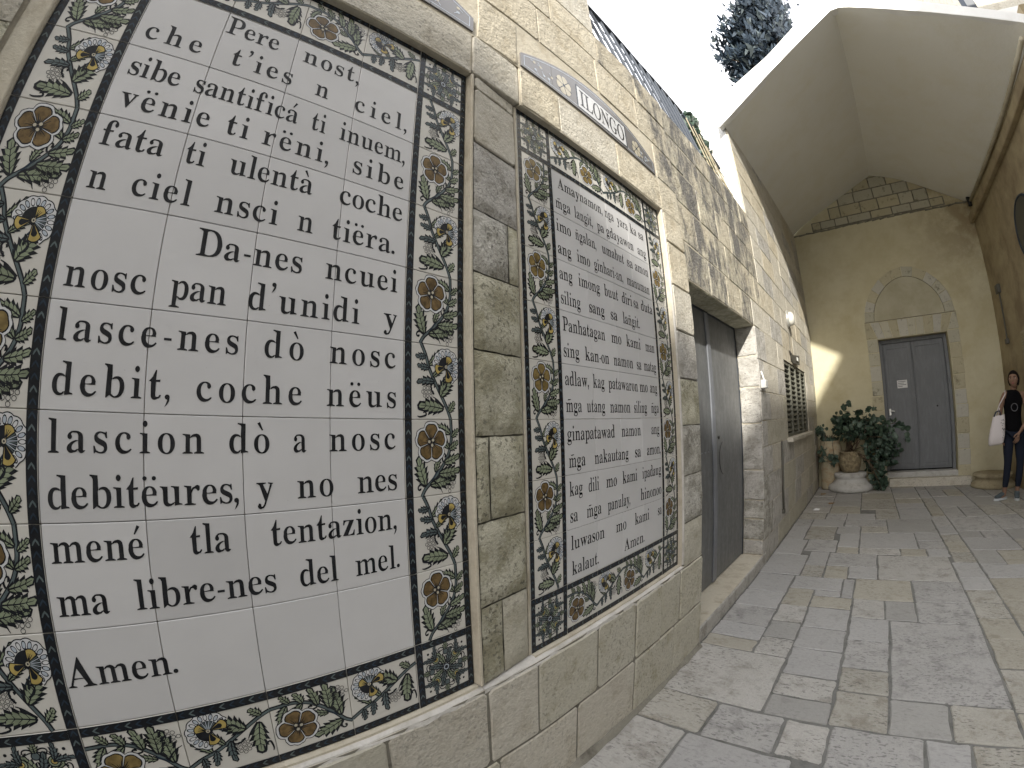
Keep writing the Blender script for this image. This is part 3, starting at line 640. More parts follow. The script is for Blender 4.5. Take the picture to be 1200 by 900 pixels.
def motif(kind,side,oc):
    key=(kind,side,oc)
    if key in MOT: return MOT[key]
    ident=lambda u,v:(u,v)
    p=Paint()
    if side in 'LR':
        p.xf=sq(ident,side); (motif_A if kind=='A' else motif_B)(p,oc); p.xf=ident
        o_,i_=(BO,BI) if side=='L' else ((1-BO[1],1-BO[0]),(1-BI[1],1-BI[0]))
        p.band(*o_,.004,.996,True,9,1); p.band(*i_,.004,.996,True,9,1)
    elif side in 'TB':
        p.xf=sq(rotccw,side); (motif_A if kind=='A' else motif_B)(p,oc); p.xf=ident
        o_,i_=(BO,BI) if side=='B' else ((1-BO[1],1-BO[0]),(1-BI[1],1-BI[0]))
        p.band(.004,.996,*o_,False,9,-1); p.band(.004,.996,*i_,False,9,-1)
    else:
        motif_C(p)
        bl,br,bb,bt={'TL':(BO,BI,BI,BO),'TR':(BI,BO,BI,BO),'BL':(BO,BI,BO,BI),'BR':(BI,BO,BO,BI)}[side[1:]]
        left=bl; right=(1-br[1],1-br[0]) if 0 else br
        L_=BO if side[1:] in('TL','BL') else (1-BI[1],1-BI[0]); R_=BI if side[1:] in('TL','BL') else (1-BO[1],1-BO[0])
        B_=BO if side[1:][0]=='B' else (1-BI[1],1-BI[0]); T_=BI if side[1:][0]=='B' else (1-BO[1],1-BO[0])
        p.band(*L_,.004,.996,True,9,1); p.band(*R_,.004,.996,True,9,1)
        p.band(L_[1]+.001,R_[0]-.001,*B_,False,7,-1); p.band(L_[1]+.001,R_[0]-.001,*T_,False,7,-1)
    me=bpy.data.meshes.new('painted_motif'); me.from_pydata(p.mb.v,[],p.mb.f)
    for m in PM: me.materials.append(m)
    me.polygons.foreach_set('material_index',p.mb.m); me.update(); MOT[key]=me; return me
def tile_mesh(w,h,mat,seed,g=.0007):
    rr=random.Random(seed); mb=MB(); mb.bbox(-.009,0,g,w-g,g,h-g,.0011)
    tx,ty=rr.uniform(-.00012,.00012),rr.uniform(-.00012,.00012)
    mb.v=[(x+((y/w-.5)*tx+(z/h-.5)*ty if x>-.008 else 0),y,z) for x,y,z in mb.v]
    me=bpy.data.meshes.new('tile'); me.from_pydata(mb.v,[],mb.f); me.materials.append(mat)
    bm=bmesh.new(); bm.from_mesh(me); bmesh.ops.recalc_face_normals(bm,faces=bm.faces); bm.to_mesh(me); bm.free(); me.update(); return me
TM=[tile_mesh(TW,TH,M['tile'],i) for i in range(5)]; TMB=[tile_mesh(TW,TH,M['tile_b'],i+9) for i in range(4)]

# ------------------------------------------------------------------ lettering: serif capitals from the built-in maths alphabet, stems thinned to the hand-painted weight
GL={}
def glyph(ch):
    if ch in GL: return GL[ch]
    if ch.isupper(): s=chr(0x1D400+ord(ch)-65)
    elif ch.islower() and ch.isascii(): s=chr(0x1D41A+ord(ch)-97)
    else: s=ch
    c=bpy.data.curves.new('glyph','FONT'); c.body=s; c.size=1; c.resolution_u=5; ob=bpy.data.objects.new('glyph',c); COL.objects.link(ob)
    dg=bpy.context.evaluated_depsgraph_get(); me=bpy.data.meshes.new_from_object(ob.evaluated_get(dg))
    V=np.array([v.co[:2] for v in me.vertices]); F=[tuple(p.vertices) for p in me.polygons]
    bpy.data.objects.remove(ob); bpy.data.curves.remove(c); bpy.data.meshes.remove(me)
    # merge doubles
    key={}; mp=[]; U=[]
    for v in V:
        k=(round(v[0],5),round(v[1],5))
        if k not in key: key[k]=len(U); U.append(v)
        mp.append(key[k])
    V=np.array(U); F=[tuple(mp[i] for i in f) for f in F]; F=[f for f in F if len(set(f))==len(f)]
    E={}
    for f in F:
        cc=V[list(f)].mean(0)
        for a,b in zip(f,f[1:]+f[:1]): E.setdefault((min(a,b),max(a,b)),[]).append(cc)
    B=[(k,c[0]) for k,c in E.items() if len(c)==1]
    N=np.zeros_like(V)
    for (a,b),cc in B:
        d=V[b]-V[a]; n=np.array([d[1],-d[0]]); l=np.hypot(*n)
        if l<1e-9: continue
        n/=l
        if n@(cc-V[a])>0: n=-n
        N[a]+=n*min(l,.03); N[b]+=n*min(l,.03)
    ln=np.hypot(N[:,0],N[:,1]); ln[ln<1e-9]=1; N/=ln[:,None]
    A0=np.array([V[k[0]] for k,_ in B]); A1=np.array([V[k[1]] for k,_ in B]); D=A1-A0
    out=V.copy()
    for i,(p,n) in enumerate(zip(V,N)):
        if abs(n[0])+abs(n[1])<.5: continue
        r=-n; o=p+r*1e-4; W_=A0-o; den=r[0]*D[:,1]-r[1]*D[:,0]; den[abs(den)<1e-9]=1e-9
        t=(W_[:,0]*D[:,1]-W_[:,1]*D[:,0])/den; u=(W_[:,0]*r[1]-W_[:,1]*r[0])/den
        ok=(t>1e-3)&(u>=-1e-6)&(u<=1+1e-6)
        if not ok.any(): continue
        T=min(t[ok].min(),.17); T2=.55*T+.030
        out[i]=p-n*(T-T2)/2*abs(n[0])
    XH=.473
    y=out[:,1]
    out[:,1]=np.where(y>.53,y+.055,y) if ch in 'ij' else np.where(y>XH,XH+(y-XH)*1.32,y)
    x0,x1=(out[:,0].min(),out[:,0].max()); out[:,0]-=x0
    GL[ch]=(out/XH,F,(x1-x0)/XH); return GL[ch]
ACC={'ë':('e','uml'),'á':('a','ac'),'à':('a','gr'),'ò':('o','gr'),'é':('e','ac')}
def word_geo(mb,word,y0,y1,zb,xh,w,gapmin=.10,jit=0):
    items=[]; i=0
    while i<len(word):
        ch=word[i]; acc=None
        if ch in ACC: ch,acc=ACC[ch]
        if i+1<len(word) and word[i+1]=='~': acc='mac'; i+=1
        items.append((ch,acc)); i+=1
    G=[]
    for ch,acc in items:
        if ch in "',.-":
            G.append((ch,acc,{"'":.28,',':.30,'.':.24,'-':.42}[ch]))
        else: G.append((ch,acc,glyph(ch)[2]))
    tail=[g for g in G if g[0] in ',.']      # the measured width ends at the last letter
    body=[g for g in G if g[0] not in ',.']
    W_=sum(g[2] for g in body)*xh; n=len(body); L_=y1-y0; sc=1
    if n>1:
        gap=(L_-W_)/(n-1)
        if gap<gapmin*xh: sc=(L_-gapmin*xh*(n-1))/W_; gap=gapmin*xh
        if sc<.5: sc=.5; gap=(L_-W_*sc)/(n-1)
    else: gap=0; sc=min(1.1,L_/W_) if W_>0 else 1
    x=y0
    for ch,acc,wd in G:
        zz=zb+R.uniform(-jit,jit)
        def add(pts,f=None):
            mb.add([(w,x+px*xh*sc,zz+pz*xh) for px,pz in pts],f or [tuple(range(len(pts)))],0)
        if ch=='-': add([(.03,.40),(.42,.40),(.42,.53),(.03,.53)]); 
        elif ch=='.': x-=gap*.45; add([(.14+.13*math.cos(a*.524),.12+.13*math.sin(a*.524)) for a in range(12)])
        elif ch in ",'":
            dz=0 if ch==',' else 1.45
            if ch==',': x-=gap*.55
            add([(.16+.13*math.cos(a*.524),.12+dz+.13*math.sin(a*.524)) for a in range(12)])
            mb.add([(w+.00001,x+px*xh*sc,zz+(pz+dz)*xh) for px,pz in ((.29,.12),(.27,-.08),(.17,-.25),(.03,-.38),(.10,-.22),(.16,-.05),(.16,.0))],[tuple(range(7))],0)
        else:
            V,F,_=glyph(ch); mb.add([(w,x+px*xh*sc,zz+pz*xh) for px,pz in V],F,0)
        cx=wd/2
        if acc=='uml':
            for s_ in (-1,1): mb.add([(w,x+(cx+s_*.23+.11*math.cos(a*.628))*xh*sc,zz+(1.38+.11*math.sin(a*.628))*xh) for a in range(10)],[tuple(range(10))],0)
        elif acc in('ac','gr'):
            s_=1 if acc=='ac' else -1
            add([(cx-s_*.08,1.22),(cx-s_*.01,1.20),(cx+s_*.25,1.58),(cx+s_*.10,1.66)])
        elif acc=='mac':
            add([(cx-.32,1.22),(cx+.30,1.27),(cx+.32,1.37),(cx-.30,1.32)])
        x+=wd*xh*sc+gap
W1=[(1.36,[('Pere',.381,.518),('nost,',.586,.735)]),(1.85,[('che',.211,.344),("t'ies",.417,.572),('n',.637,.673),('ciel,',.75,.896)]),
(2.42,[('sibe',.21,.324),('santificá',.358,.608),('ti',.644,.682),('inuem,',.721,.905)]),(2.86,[('vënie',.216,.413),('ti',.451,.503),('rëni,',.536,.687),('sibe',.768,.918)]),
(3.36,[('fata',.206,.336),('ti',.382,.425),('ulentà',.478,.673),('coche',.743,.92)]),(3.86,[('n',.207,.245),('ciel',.294,.414),('nsci',.465,.603),('n',.649,.686),('tiëra.',.732,.89)]),
(4.38,[('Da-nes',.443,.67),('ncuei',.726,.915)]),(4.87,[('nosc',.206,.359),('pan',.405,.516),("d'unidi",.561,.816),('y',.879,.917)]),
(5.37,[('lasce-nes',.207,.548),('dò',.602,.687),('nosc',.747,.915)]),(5.86,[('debit,',.208,.405),('coche',.471,.686),('nëus',.742,.916)]),
(6.37,[('lascion',.205,.487),('dò',.536,.617),('a',.668,.696),('nosc',.748,.914)]),(6.87,[('debitëures,',.203,.54),('y',.588,.623),('no',.674,.755),('nes',.813,.915)]),
(7.36,[('mené',.201,.368),('tla',.453,.531),('tentazion,',.613,.898)]),(7.86,[('ma',.201,.293),('libre-nes',.342,.616),('del',.668,.755),('mel.',.798,.902)]),(8.57,[('Amen.',.191,.386)])]
W2=[[('Amaynamon,',1.571,1.882),('nga',1.911,1.988),('yara',2.018,2.119),('ka',2.143,2.207),('sa',2.228,2.282)],
[('m~ga',1.549,1.643),('langit,',1.671,1.793),('pa',1.836,1.89),('gdayawon',1.91,2.158),('ang',2.2,2.29)],
[('imo',1.545,1.636),('n~galan,',1.665,1.805),('umabut',1.86,2.047),('sa',2.075,2.131),('amon',2.153,2.293)],
[('ang',1.546,1.628),('imo',1.667,1.757),('ginhari-an,',1.787,2.014),('manuman',2.059,2.287)],
[('ang',1.546,1.625),('imong',1.666,1.816),('buut',1.851,1.963),('diri',1.996,2.089),('sa',2.105,2.151),('duta',2.178,2.300)],
[('siling',1.547,1.669),('sang',1.728,1.84),('sa',1.888,1.943),('lan~git.',1.993,2.139)],
[('Panhatagan',1.55,1.832),('mo',1.882,1.964),('kami',2.009,2.141),('man',2.192,2.288)],
[('sing',1.548,1.643),('kan-on',1.682,1.853),('namon',1.89,2.057),('sa',2.092,2.137),('matag',2.165,2.291)],
[('adlaw,',1.55,1.688),('kag',1.727,1.808),('patawaron',1.839,2.089),('mo',2.109,2.188),('ang',2.214,2.291)],
[('m~ga',1.55,1.645),('utang',1.679,1.805),('namon',1.844,2.011),('siling',2.045,2.17),('n~ga',2.217,2.298)],
[('ginapatawad',1.551,1.872),('namon',1.928,2.099),('ang',2.208,2.295)],
[('m~ga',1.557,1.658),('nakautang',1.72,1.98),('sa',2.039,2.093),('amon,',2.155,2.292)],
[('kag',1.557,1.636),('dili',1.675,1.745),('mo',1.798,1.879),('kami',1.926,2.053),('ipadaug',2.104,2.300)],
[('sa',1.558,1.603),('m~ga',1.66,1.759),('panulay,',1.807,1.979),('hinonoo',2.085,2.300)],
[('luwason',1.561,1.779),('mo',1.868,1.952),('kami',2.029,2.165),('sa',2.258,2.300)],
[('kalaut.',1.565,1.728),('Amen.',1.935,2.107)]]
def panel(y0,label,lines,xh,ocs):
    t=thing('tile_panel',label,'tile panel',(0,y0,ZB),'painted prayer panels in floral borders')
    for r in range(10):
        for c in range(6):
            loc=(R.uniform(-.0001,.00005),y0+c*TW,ZT-(r+1)*TH)
            side=None
            if c in(0,5) and r in(0,9): side='c'+('T' if r==0 else 'B')+('L' if c==0 else 'R'); kind='C'
            elif c==0: side='L'; kind='B' if r%2 else 'A'
            elif c==5: side='R'; kind='A' if r%2 else 'B'
            elif r==0: side='T'; kind='A' if c%2 else 'B'
            elif r==9: side='B'; kind='B' if c%2 else 'A'
            if r==0 and y0==0 and side=='T': kind='B' if c%2 else 'A'
            ti=inst(R.choice(TMB if side else TM),'tile',t,loc)
            if side:
                oc=ocs(r,c)
                o=bpy.data.objects.new('painted_motif',motif(kind,side,oc)); COL.objects.link(o); o.parent=ti
    for k,(row,words) in enumerate(lines):
      for (w,a,b) in words:
        mb=MB(); word_geo(mb,w,a,b,ZT-row*TH,xh,.00045,jit=.0004)
        off=parent_loc(t); me=bpy.data.meshes.new('lettering'); me.from_pydata([(x-off[0],y-off[1],z-off[2]) for x,y,z in mb.v],[],mb.f); me.materials.append(M['letter']); me.update()
        o=bpy.data.objects.new('lettering',me); COL.objects.link(o); o.parent=t
    return t
panel(P1Y,'nearest and largest prayer tile panel, text beginning Pere nost, che t\'ies n ciel',W1,.0368,lambda r,c: OCHRE if (r+c)%5 else OCHRE_LIT)
panel(P2Y,'narrower looking second prayer tile panel beside the steel door, text beginning Amaynamon',[((k//2)+1.385+.485*(k%2),[(q,1.563+(a-1.545)*.966,1.563+(b-1.545)*.966) for q,a,b in w]) for k,w in enumerate(W2)],.0325,lambda r,c: OCHRE_LIT if r<6 else OCHRE)  # upper rows take the sunlit flower tone, lower rows the plain ochre

# ------------------------------------------------------------------ arched name plaques over the panels
def plaque(y0,y1,name,label,joints,text):
    t=thing('name_plaque',label,'name plaque',(0,y0,2.70),'arched name plaques above the panels')
    L_=y1-y0
    def top(y): s=(y-y0)/L_*2-1; return 2.775+.132*(1-s*s)
    js=[y0]+joints+[y1]
    for a,b in zip(js[:-1],js[1:]):
        n=7; up=[(a+.001+(b-a-.002)*k/n,) for k in range(n+1)]
        fr=[(a+.001,2.70),(b-.001,2.70)]+[(u[0],top(u[0])) for u in up[::-1]]
        m=len(fr); mb=MB(); mb.add([(.016,p[0],p[1]) for p in fr]+[(.0325,p[0],p[1]) for p in fr],[tuple(range(m)),tuple(m+i for i in range(m))[::-1]]+[(i,(i+1)%m,m+(i+1)%m,m+i) for i in range(m)])
        mb.build('plaque_tile',M['tile_g'],t)
    p=MB(); X=.0328
    def poly(pts,m): 
        nonlocal X; X+=.000006; p.add([(X,a,b) for a,b in pts],[tuple(range(len(pts)))],m)
    def line(pts,w,m):
        for (a,b),(c,d) in zip(pts[:-1],pts[1:]):
            v=Vector((c-a,d-b)); n_=Vector((-v.y,v.x)).normalized()*w/2; poly([(a+n_.x,b+n_.y),(a-n_.x,b-n_.y),(c-n_.x,d-n_.y),(c+n_.x,d+n_.y)],m)
    # pale border line
    ys=[y0+.02+(L_-.04)*k/24 for k in range(25)]
    line([(y,top(y)-.015) for y in ys],.004,PALE); line([(y0+.02,2.714),(y1-.02,2.714)],.004,PALE); line([(y0+.02,2.714),(y0+.02,top(y0+.02)-.015)],.004,PALE); line([(y1-.02,2.714),(y1-.02,top(y1-.02)-.015)],.004,PALE)
    def flower(cx,cz,r):
        for k in range(6): 
            a=k*1.047+.3; c=(cx+r*.55*math.cos(a),cz+r*.55*math.sin(a)); poly([(c[0]+r*.48*math.cos(a+q*.7)*(1 if q%2 else .85),c[1]+r*.48*math.sin(a+q*.7)) for q in range(9)],BEIGE)
        for k in range(6): a=k*1.047+.82; line([(cx,cz),(cx+r*math.cos(a),cz+r*math.sin(a))],.004,NAVY)
        poly([(cx+r*.16*math.cos(q*.9),cz+r*.16*math.sin(q*.9)) for q in range(7)],NAVY)
    if text:
        a,b=y0+.375,y0+.79; 
        poly([(a-.008,2.712),(b+.008,2.712),(b+.008,2.852),(a-.008,2.852)],NAVY); poly([(a,2.718),(b,2.718),(b,2.846),(a,2.846)],WHITE)
        flower(y0+.275,2.775,.055); flower(y0+.90,2.765,.048)
    else:
        flower(y0+.25,2.775,.05); flower(y0+.87,2.765,.045); a,b=y0+.36,y0+.76; poly([(a,2.718),(b,2.718),(b,2.846),(a,2.846)],WHITE)
    for cx in (y0+.13,y0+1.0):
        for k in range(7):
            a=R.uniform(0,6.28); q=(cx+R.uniform(-.07,.07),2.745+R.uniform(-.012,.03)); line([q,(q[0]+.024*math.cos(a),q[1]+.024*math.sin(a))],.004,PALE)
            poly([(q[0]+.009*math.cos(w),q[1]+.007*math.sin(w)) for w in (0,1,2,3,4,5)],BEIGE if k%2 else PALE)
    off=parent_loc(t); me=bpy.data.meshes.new('painted_decoration'); me.from_pydata([(x-off[0],y-off[1],z-off[2]) for x,y,z in p.v],[],p.f)
    for m in PM: me.materials.append(m)
    me.polygons.foreach_set('material_index',p.m); me.update(); o=bpy.data.objects.new('painted_decoration',me); COL.objects.link(o); o.parent=t
    if text:
        mb=MB(); word_geo(mb,text,y0+.392,y0+.775,2.737,.060,.0336,.06)
        me=bpy.data.meshes.new('lettering'); me.from_pydata([(x-off[0],y-off[1],z-off[2]) for x,y,z in mb.v],[],mb.f); me.materials.append(M['letter']); me.update(); o=bpy.data.objects.new('lettering',me); COL.objects.link(o); o.parent=t
plaque(1.372,2.478,'ILONGO','arched grey tile plaque with ILONGO in a white field above the second panel',[1.565,1.75,2.16],'ILONGO')
plaque(.0,1.126,'','arched grey-blue tile plaque cut by the top edge above the nearest panel',[.19,.375,.75,.935],'')

mb=MB(); mb.box(-.60,-.56,2.5,4.7,-.04,2.4); mb.build('backing',M['black'],lw)  # unseen black sheet added behind the steel door to stop light leaks
mb=MB(); mb.box(-.56,.0,4.826,4.839,3.455,4.83); mb.build('return_face',M['whitepl'],lw)
RV=lambda u,v,w:(u,4.40-w,v)
jz=[.10,.24,.43,.60,.87,1.28,1.60,1.88,2.148]
for i,(a,b) in enumerate(zip(jz[:-1],jz[1:])):
    mb=MB(); block(mb,rect(-.168,.023+(.004 if i in (1,2,3) else 0),a,b),.010,.03,RV,gap=.004,bev=.006,jit=.006,sub=3); mb.build('jamb_stone',M['rough' if i in (1,2) else 'white'],lw)
SF=lambda u,v,w:(v,u,2.15-w)
for a,b in ((2.775,3.2),(3.2,3.62),(3.62,4.02),(4.02,4.385)):
    mb=MB(); block(mb,rect(a,b,-.166,.018),.008,.02,SF,gap=.003,bev=.006,jit=.008,sub=4); mb.build('lintel_soffit_stone',M['olive'],lw)
mb=MB(); n=60; vs=[]
for i in range(n+1):
    y=-1.6+4.36*i/n; q=R.uniform(-.006,.008); vs+=[(.030,y,.028+q),(.058+q,y,.0035),(.030,y,-.01)]
mb.add(vs,[(i*3+k,i*3+(k+1)%3,(i+1)*3+(k+1)%3,(i+1)*3+k) for i in range(n) for k in range(3)]+[(0,1,2),(n*3+2,n*3+1,n*3)]); mb.build('foot_fillet',M['mortar_d'],lw)
# ================================================================== NEAR DOOR
t=thing('steel_door','tall dark grey double steel door set in the stone wall beside the second panel','door',(-.17,2.77,.10))
for a,b,m in ((2.775,3.583,'door'),(3.587,4.392,'door')):
    mb=MB(); mb.bbox(-.20,-.17,a,b,.104,2.14,.003); o=mb.build('door_leaf',M[m],t)
mb=MB(); mb.bbox(-.17,-.158,3.545,3.625,.11,2.135,.004); mb.build('cover_strip',M['door_l'],t)
mb=MB(); mb.box(-.22,-.165,4.385,4.40,.10,2.15); mb.box(-.22,-.165,2.77,2.782,.10,2.15); mb.box(-.22,-.165,2.782,4.385,2.132,2.15); mb.build('door_frame',M['iron'],t)
mb=MB(); mb.tube([(-.172,3.70,1.195),(-.160,3.70,1.195)],.011,12); mb.build('keyhole',M['black'],t)
mb=MB(); pts=[(-.165,3.90-.12*math.cos(a),1.03+.13*math.sin(a)) for a in [(-1.3+k*.26) for k in range(11)]]; mb.tube([(x,3.72+ (3.9-y)*-1+.1,z) for x,y,z in pts],.002,6); mb.build('pull_ring',M['black'],t)
mb=MB()
for k in range(9): mb.tube([(-.172,2.9+k*.07,1.10),(-.165,2.9+k*.07,1.10)],.006,6)
mb.build('rivet',M['door_l'],t)
mb=MB(); 
mb=MB(); block(mb,rect(-.17,.032,2.74,4.53),.10,.10,GR,gap=.001,bev=.012,jit=.006,sub=7); o=mb.build('door_sill',M['white']); tag(o,'long worn pale stone sill along the foot of the steel door','door sill')
# white junction box on the far jamb
t=thing('wall_box','small white plastic junction box on the door jamb, above the rough stones','junction box',(.0,4.33,1.62))
mb=MB(); mb.bbox(-.06,.035,4.36,4.43,1.60,1.68,.006); 
mb=MB(); mb.bbox(.026,.075,4.425,4.52,1.585,1.66,.006); mb.build('box_body',M['whiteplastic'],t); mb=MB(); mb.tube([(.05,4.47,1.66),(.03,4.47,1.74)],.008,8); mb.build('cable',M['whiteplastic'],t)
# bulkhead lamp, cable, pipe, little sign bracket
t=thing('bulkhead_lamp','round opal bulkhead lamp on the stone wall near the vault corner','lamp',(.03,6.5,2.6))
mb=MB(); 
def disc(mb,x0,c,prof,n=20):
    vs=[];fs=[]
    for r,w in prof:
        for k in range(n): a=6.2832*k/n; vs.append((x0+w,c[0]+r*math.cos(a),c[1]+r*1.15*math.sin(a)))
    for i in range(len(prof)-1):
        for k in range(n): fs.append((i*n+k,i*n+(k+1)%n,(i+1)*n+(k+1)%n,(i+1)*n+k))
    fs.append(tuple((len(prof)-1)*n+k for k in range(n))); fs.append(tuple(range(n))[::-1]); mb.add(vs,fs)
disc(mb,.02,(6.52,2.60),[(.10,0),(.105,.012),(.10,.03),(.085,.035)]); mb.build('lamp_rim',M['chrome'],t,True)
mb=MB(); disc(mb,.052,(6.52,2.60),[(.085,0),(.082,.03),(.065,.055),(.035,.07),(.01,.074)]); mb.build('lamp_globe',M['opal'],t,True)
mb=MB(); mb.tube([(.026,6.52,2.49),(.026,6.50,2.34),(.024,6.45,2.2),(.024,6.44,2.02)],.007,6); mb.build('cable',M['pipe'],t,True)
t=thing('wall_pipe','thin dark vertical pipe down the stone wall between door and window','pipe',(.03,5.3,.3))
mb=MB(); mb.tube([(.034,5.30,1.07),(.034,5.31,.60),(.036,5.33,.335)],.012,8); mb.build('pipe',M['pipe'],t,True); mb=MB(); mb.bbox(.018,.052,5.30,5.36,.30,.345,.004); mb.build('pipe_clamp',M['pipe'],t)
t=thing('sign_bracket','small brown metal bracket plate above the louvred window','bracket',(.03,6.5,2.1))
mb=MB(); mb.add([(.022,6.35,2.17),(.022,6.55,2.02),(.06,6.95,2.02),(.06,7.0,2.16),(.022,6.6,2.13)],[(0,1,2,3,4)]); mb.add([(.030,6.35,2.17),(.030,6.55,2.02),(.068,6.95,2.02),(.068,7.0,2.16),(.030,6.6,2.13)],[(4,3,2,1,0)]); mb.build('plate',M['pipe'],t)
mb=MB(); mb.bbox(.064,.072,6.72,6.84,2.06,2.11,.002); mb.build('badge',M['whiteplastic'],t)
# louvred window
t=thing('louvred_window','dark metal louvred window with pale stone sill low in the far stone wall','window',(-.1,5.84,1.08))
mb=MB(); mb.box(-.10,-.092,5.845,7.895,1.085,1.995); mb.build('backing',M['winglass'],t)
F_=[5.86,6.36,6.86,7.37,7.88]
for a in F_: mb=MB(); mb.bbox(-.085,.012,a-.022,a+.022,1.09,1.99,.004); mb.build('mullion',M['winmetal'],t)
for z in (1.10,1.97): mb=MB(); mb.bbox(-.085,.006,5.885,7.86,z-.018,z+.018,.003); mb.build('rail',M['winmetal'],t)
sl=MB(); sl.add([(-.02,0,.0),(.0,0,.012),(-.03,0,.05),(-.05,0,.038),(-.02,.45,.0),(.0,.45,.012),(-.03,.45,.05),(-.05,.45,.038)],[(0,1,2,3),(7,6,5,4),(0,4,5,1),(1,5,6,2),(2,6,7,3),(3,7,4,0)])
o=sl.build('louvre_slat',M['winmetal'],t); me=o.data; bpy.data.objects.remove(o)
for v in me.vertices: v.co-=Vector((0,0,0))-parent_loc(t)
for a in F_[:-1]:
    for k in range(13): inst(me,'louvre_slat',t,(0,a+.025,1.135+k*.063))
mb=MB(); mb.bbox(.0,.085,5.76,7.98,1.03,1.078,.006); mb.build('sill',M['cream2'],t)

# ================================================================== END WALL
ew=thing('end_wall','ochre plastered end wall under the vault with blind pointed arch over the far door','wall',(1.9,YE,0))
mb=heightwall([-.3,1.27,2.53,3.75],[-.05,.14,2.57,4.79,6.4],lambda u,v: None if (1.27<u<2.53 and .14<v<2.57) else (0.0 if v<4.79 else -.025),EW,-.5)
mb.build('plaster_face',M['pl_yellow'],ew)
def eblk(quad,mat,face=.010,**k):
    mb=MB(); block(mb,quad,face,.03,EW,gap=k.get('gap',.005),bev=.005,jit=.004,sub=2); mb.build(k.get('name','stone_block'),mat,ew)
GM=[stone('doorstone_grey',(.47,.45,.355),(.51,.49,.395),None,.15,.004,.4,stain=.3),stone('doorstone_ochre',(.47,.43,.30),(.51,.47,.34),None,.15,.004,.4,stain=.3),stone('doorstone_pale',(.50,.485,.42),(.54,.525,.46),None,.1,.004,.4,stain=.3)]
lz=[.05,.31,.58,.83,1.07,1.32,1.58,1.83,2.11,2.34,2.585]
for a,b in zip(lz[:-1],lz[1:]): eblk(rect(1.06+R.uniform(-.01,.01),1.268,a,b),R.choice(GM)); 
rz=[.0,.31,.58,.84,1.10,1.33,1.58,1.83,2.10,2.36,2.59]
for a,b in zip(rz[:-1],rz[1:]): eblk(rect(2.532,2.75+R.uniform(-.01,.01),a,b),R.choice(GM))
tx=[1.17,1.34,1.50,1.66,1.85,1.99,2.14,2.31,2.48,2.66]; bx=[1.27,1.42,1.55,1.68,1.85,1.98,2.12,2.28,2.41,2.532]
for i in range(9): eblk([(bx[i],2.575),(bx[i+1],2.575),(tx[i+1],2.885),(tx[i],2.885)],R.choice(GM),name='lintel_stone')
eblk([(1.06,2.59),(1.265,2.59),(1.165,2.885),(1.06,2.885)],GM[1]); eblk([(2.535,2.595),(2.75,2.595),(2.74,2.885),(2.665,2.885)],GM[0])
def arcp(a,rx,rz_): return (1.90+rx*math.cos(a),2.90+rz_*math.sin(a)*(1+.05*abs(math.sin(a))**6))
an=[0,.22,.46,.72,1.0,1.30,1.58,1.86,2.14,2.42,2.68,2.92,math.pi]
for a,b in zip(an[:-1],an[1:]): eblk([arcp(a,.645,.705),arcp(a,.825,.885),arcp(b,.825,.885),arcp(b,.645,.705)],R.choice(GM),gap=.003,name='arch_stone',face=.007)
mb=MB(); pts=[arcp(k*math.pi/20,.632,.692) for k in range(21)]; vs=[EW(p[0],p[1],.004) for p in pts]+[EW(p[0],p[1],-.02) for p in pts]; n=21
mb.add(vs,[tuple(range(n)),tuple(n+i for i in range(n))[::-1]]+[(i,(i+1)%n,n+(i+1)%n,n+i) for i in range(n)]); mb.build('tympanum',plaster('plaster_tympanum',(.47,.445,.335),(.51,.485,.375),(.41,.38,.27),.36),ew)
# dark groove following the arch and the impost
mb=MB(); pts=[arcp(k*math.pi/26,.641,.700) for k in range(27)]; mb.tube([EW(p[0],p[1],.006) for p in pts],.0045,5); mb.tube([EW(1.07,2.893,.004),EW(2.74,2.893,.004)],.0055,5); mb.build('groove',M['mortar_d'],ew)
# exposed stone courses in the lunette above
rows=[(4.83,4.985,[.42,.585,.875,1.13,1.58,1.99,2.355,2.72,2.98]),(4.985,5.22,[.80,1.015,1.42,1.765,2.18,2.45,2.72]),(5.22,5.44,[1.02,1.34,1.72,2.10,2.40]),(5.44,5.66,[1.36,1.69,2.02])]
jb=MB()
for z0,z1,xs in rows:
    jb.add([EW(xs[0]-.014,z0-.010,-.0225),EW(xs[-1]+.014,z0-.010,-.0225),EW(xs[-1]+.014,z1+.012,-.0225),EW(xs[0]-.014,z1+.012,-.0225)],[(0,1,2,3)])
jb.v=[(x,y-i//4*.0004,z) for i,(x,y,z) in enumerate(jb.v)]; jb.build('open_joints',M['mortar_d'],ew)
for z0,z1,xs in rows:
    for a,b in zip(xs[:-1],xs[1:]): eblk(rect(a,b,z0,z1),R.choice(GM[:2]),face=-.010,gap=.010,name='lunette_stone')
mb=MB(); 
for k in range(24): mb.tube([EW(-.02+k*.145,4.79+R.uniform(-.012,.012),.0),EW(-.02+(k+1)*.145,4.79+R.uniform(-.012,.012),.0)],[.022,.012],5)
mb.build('cornice_crack',M['mortar_d'],ew)
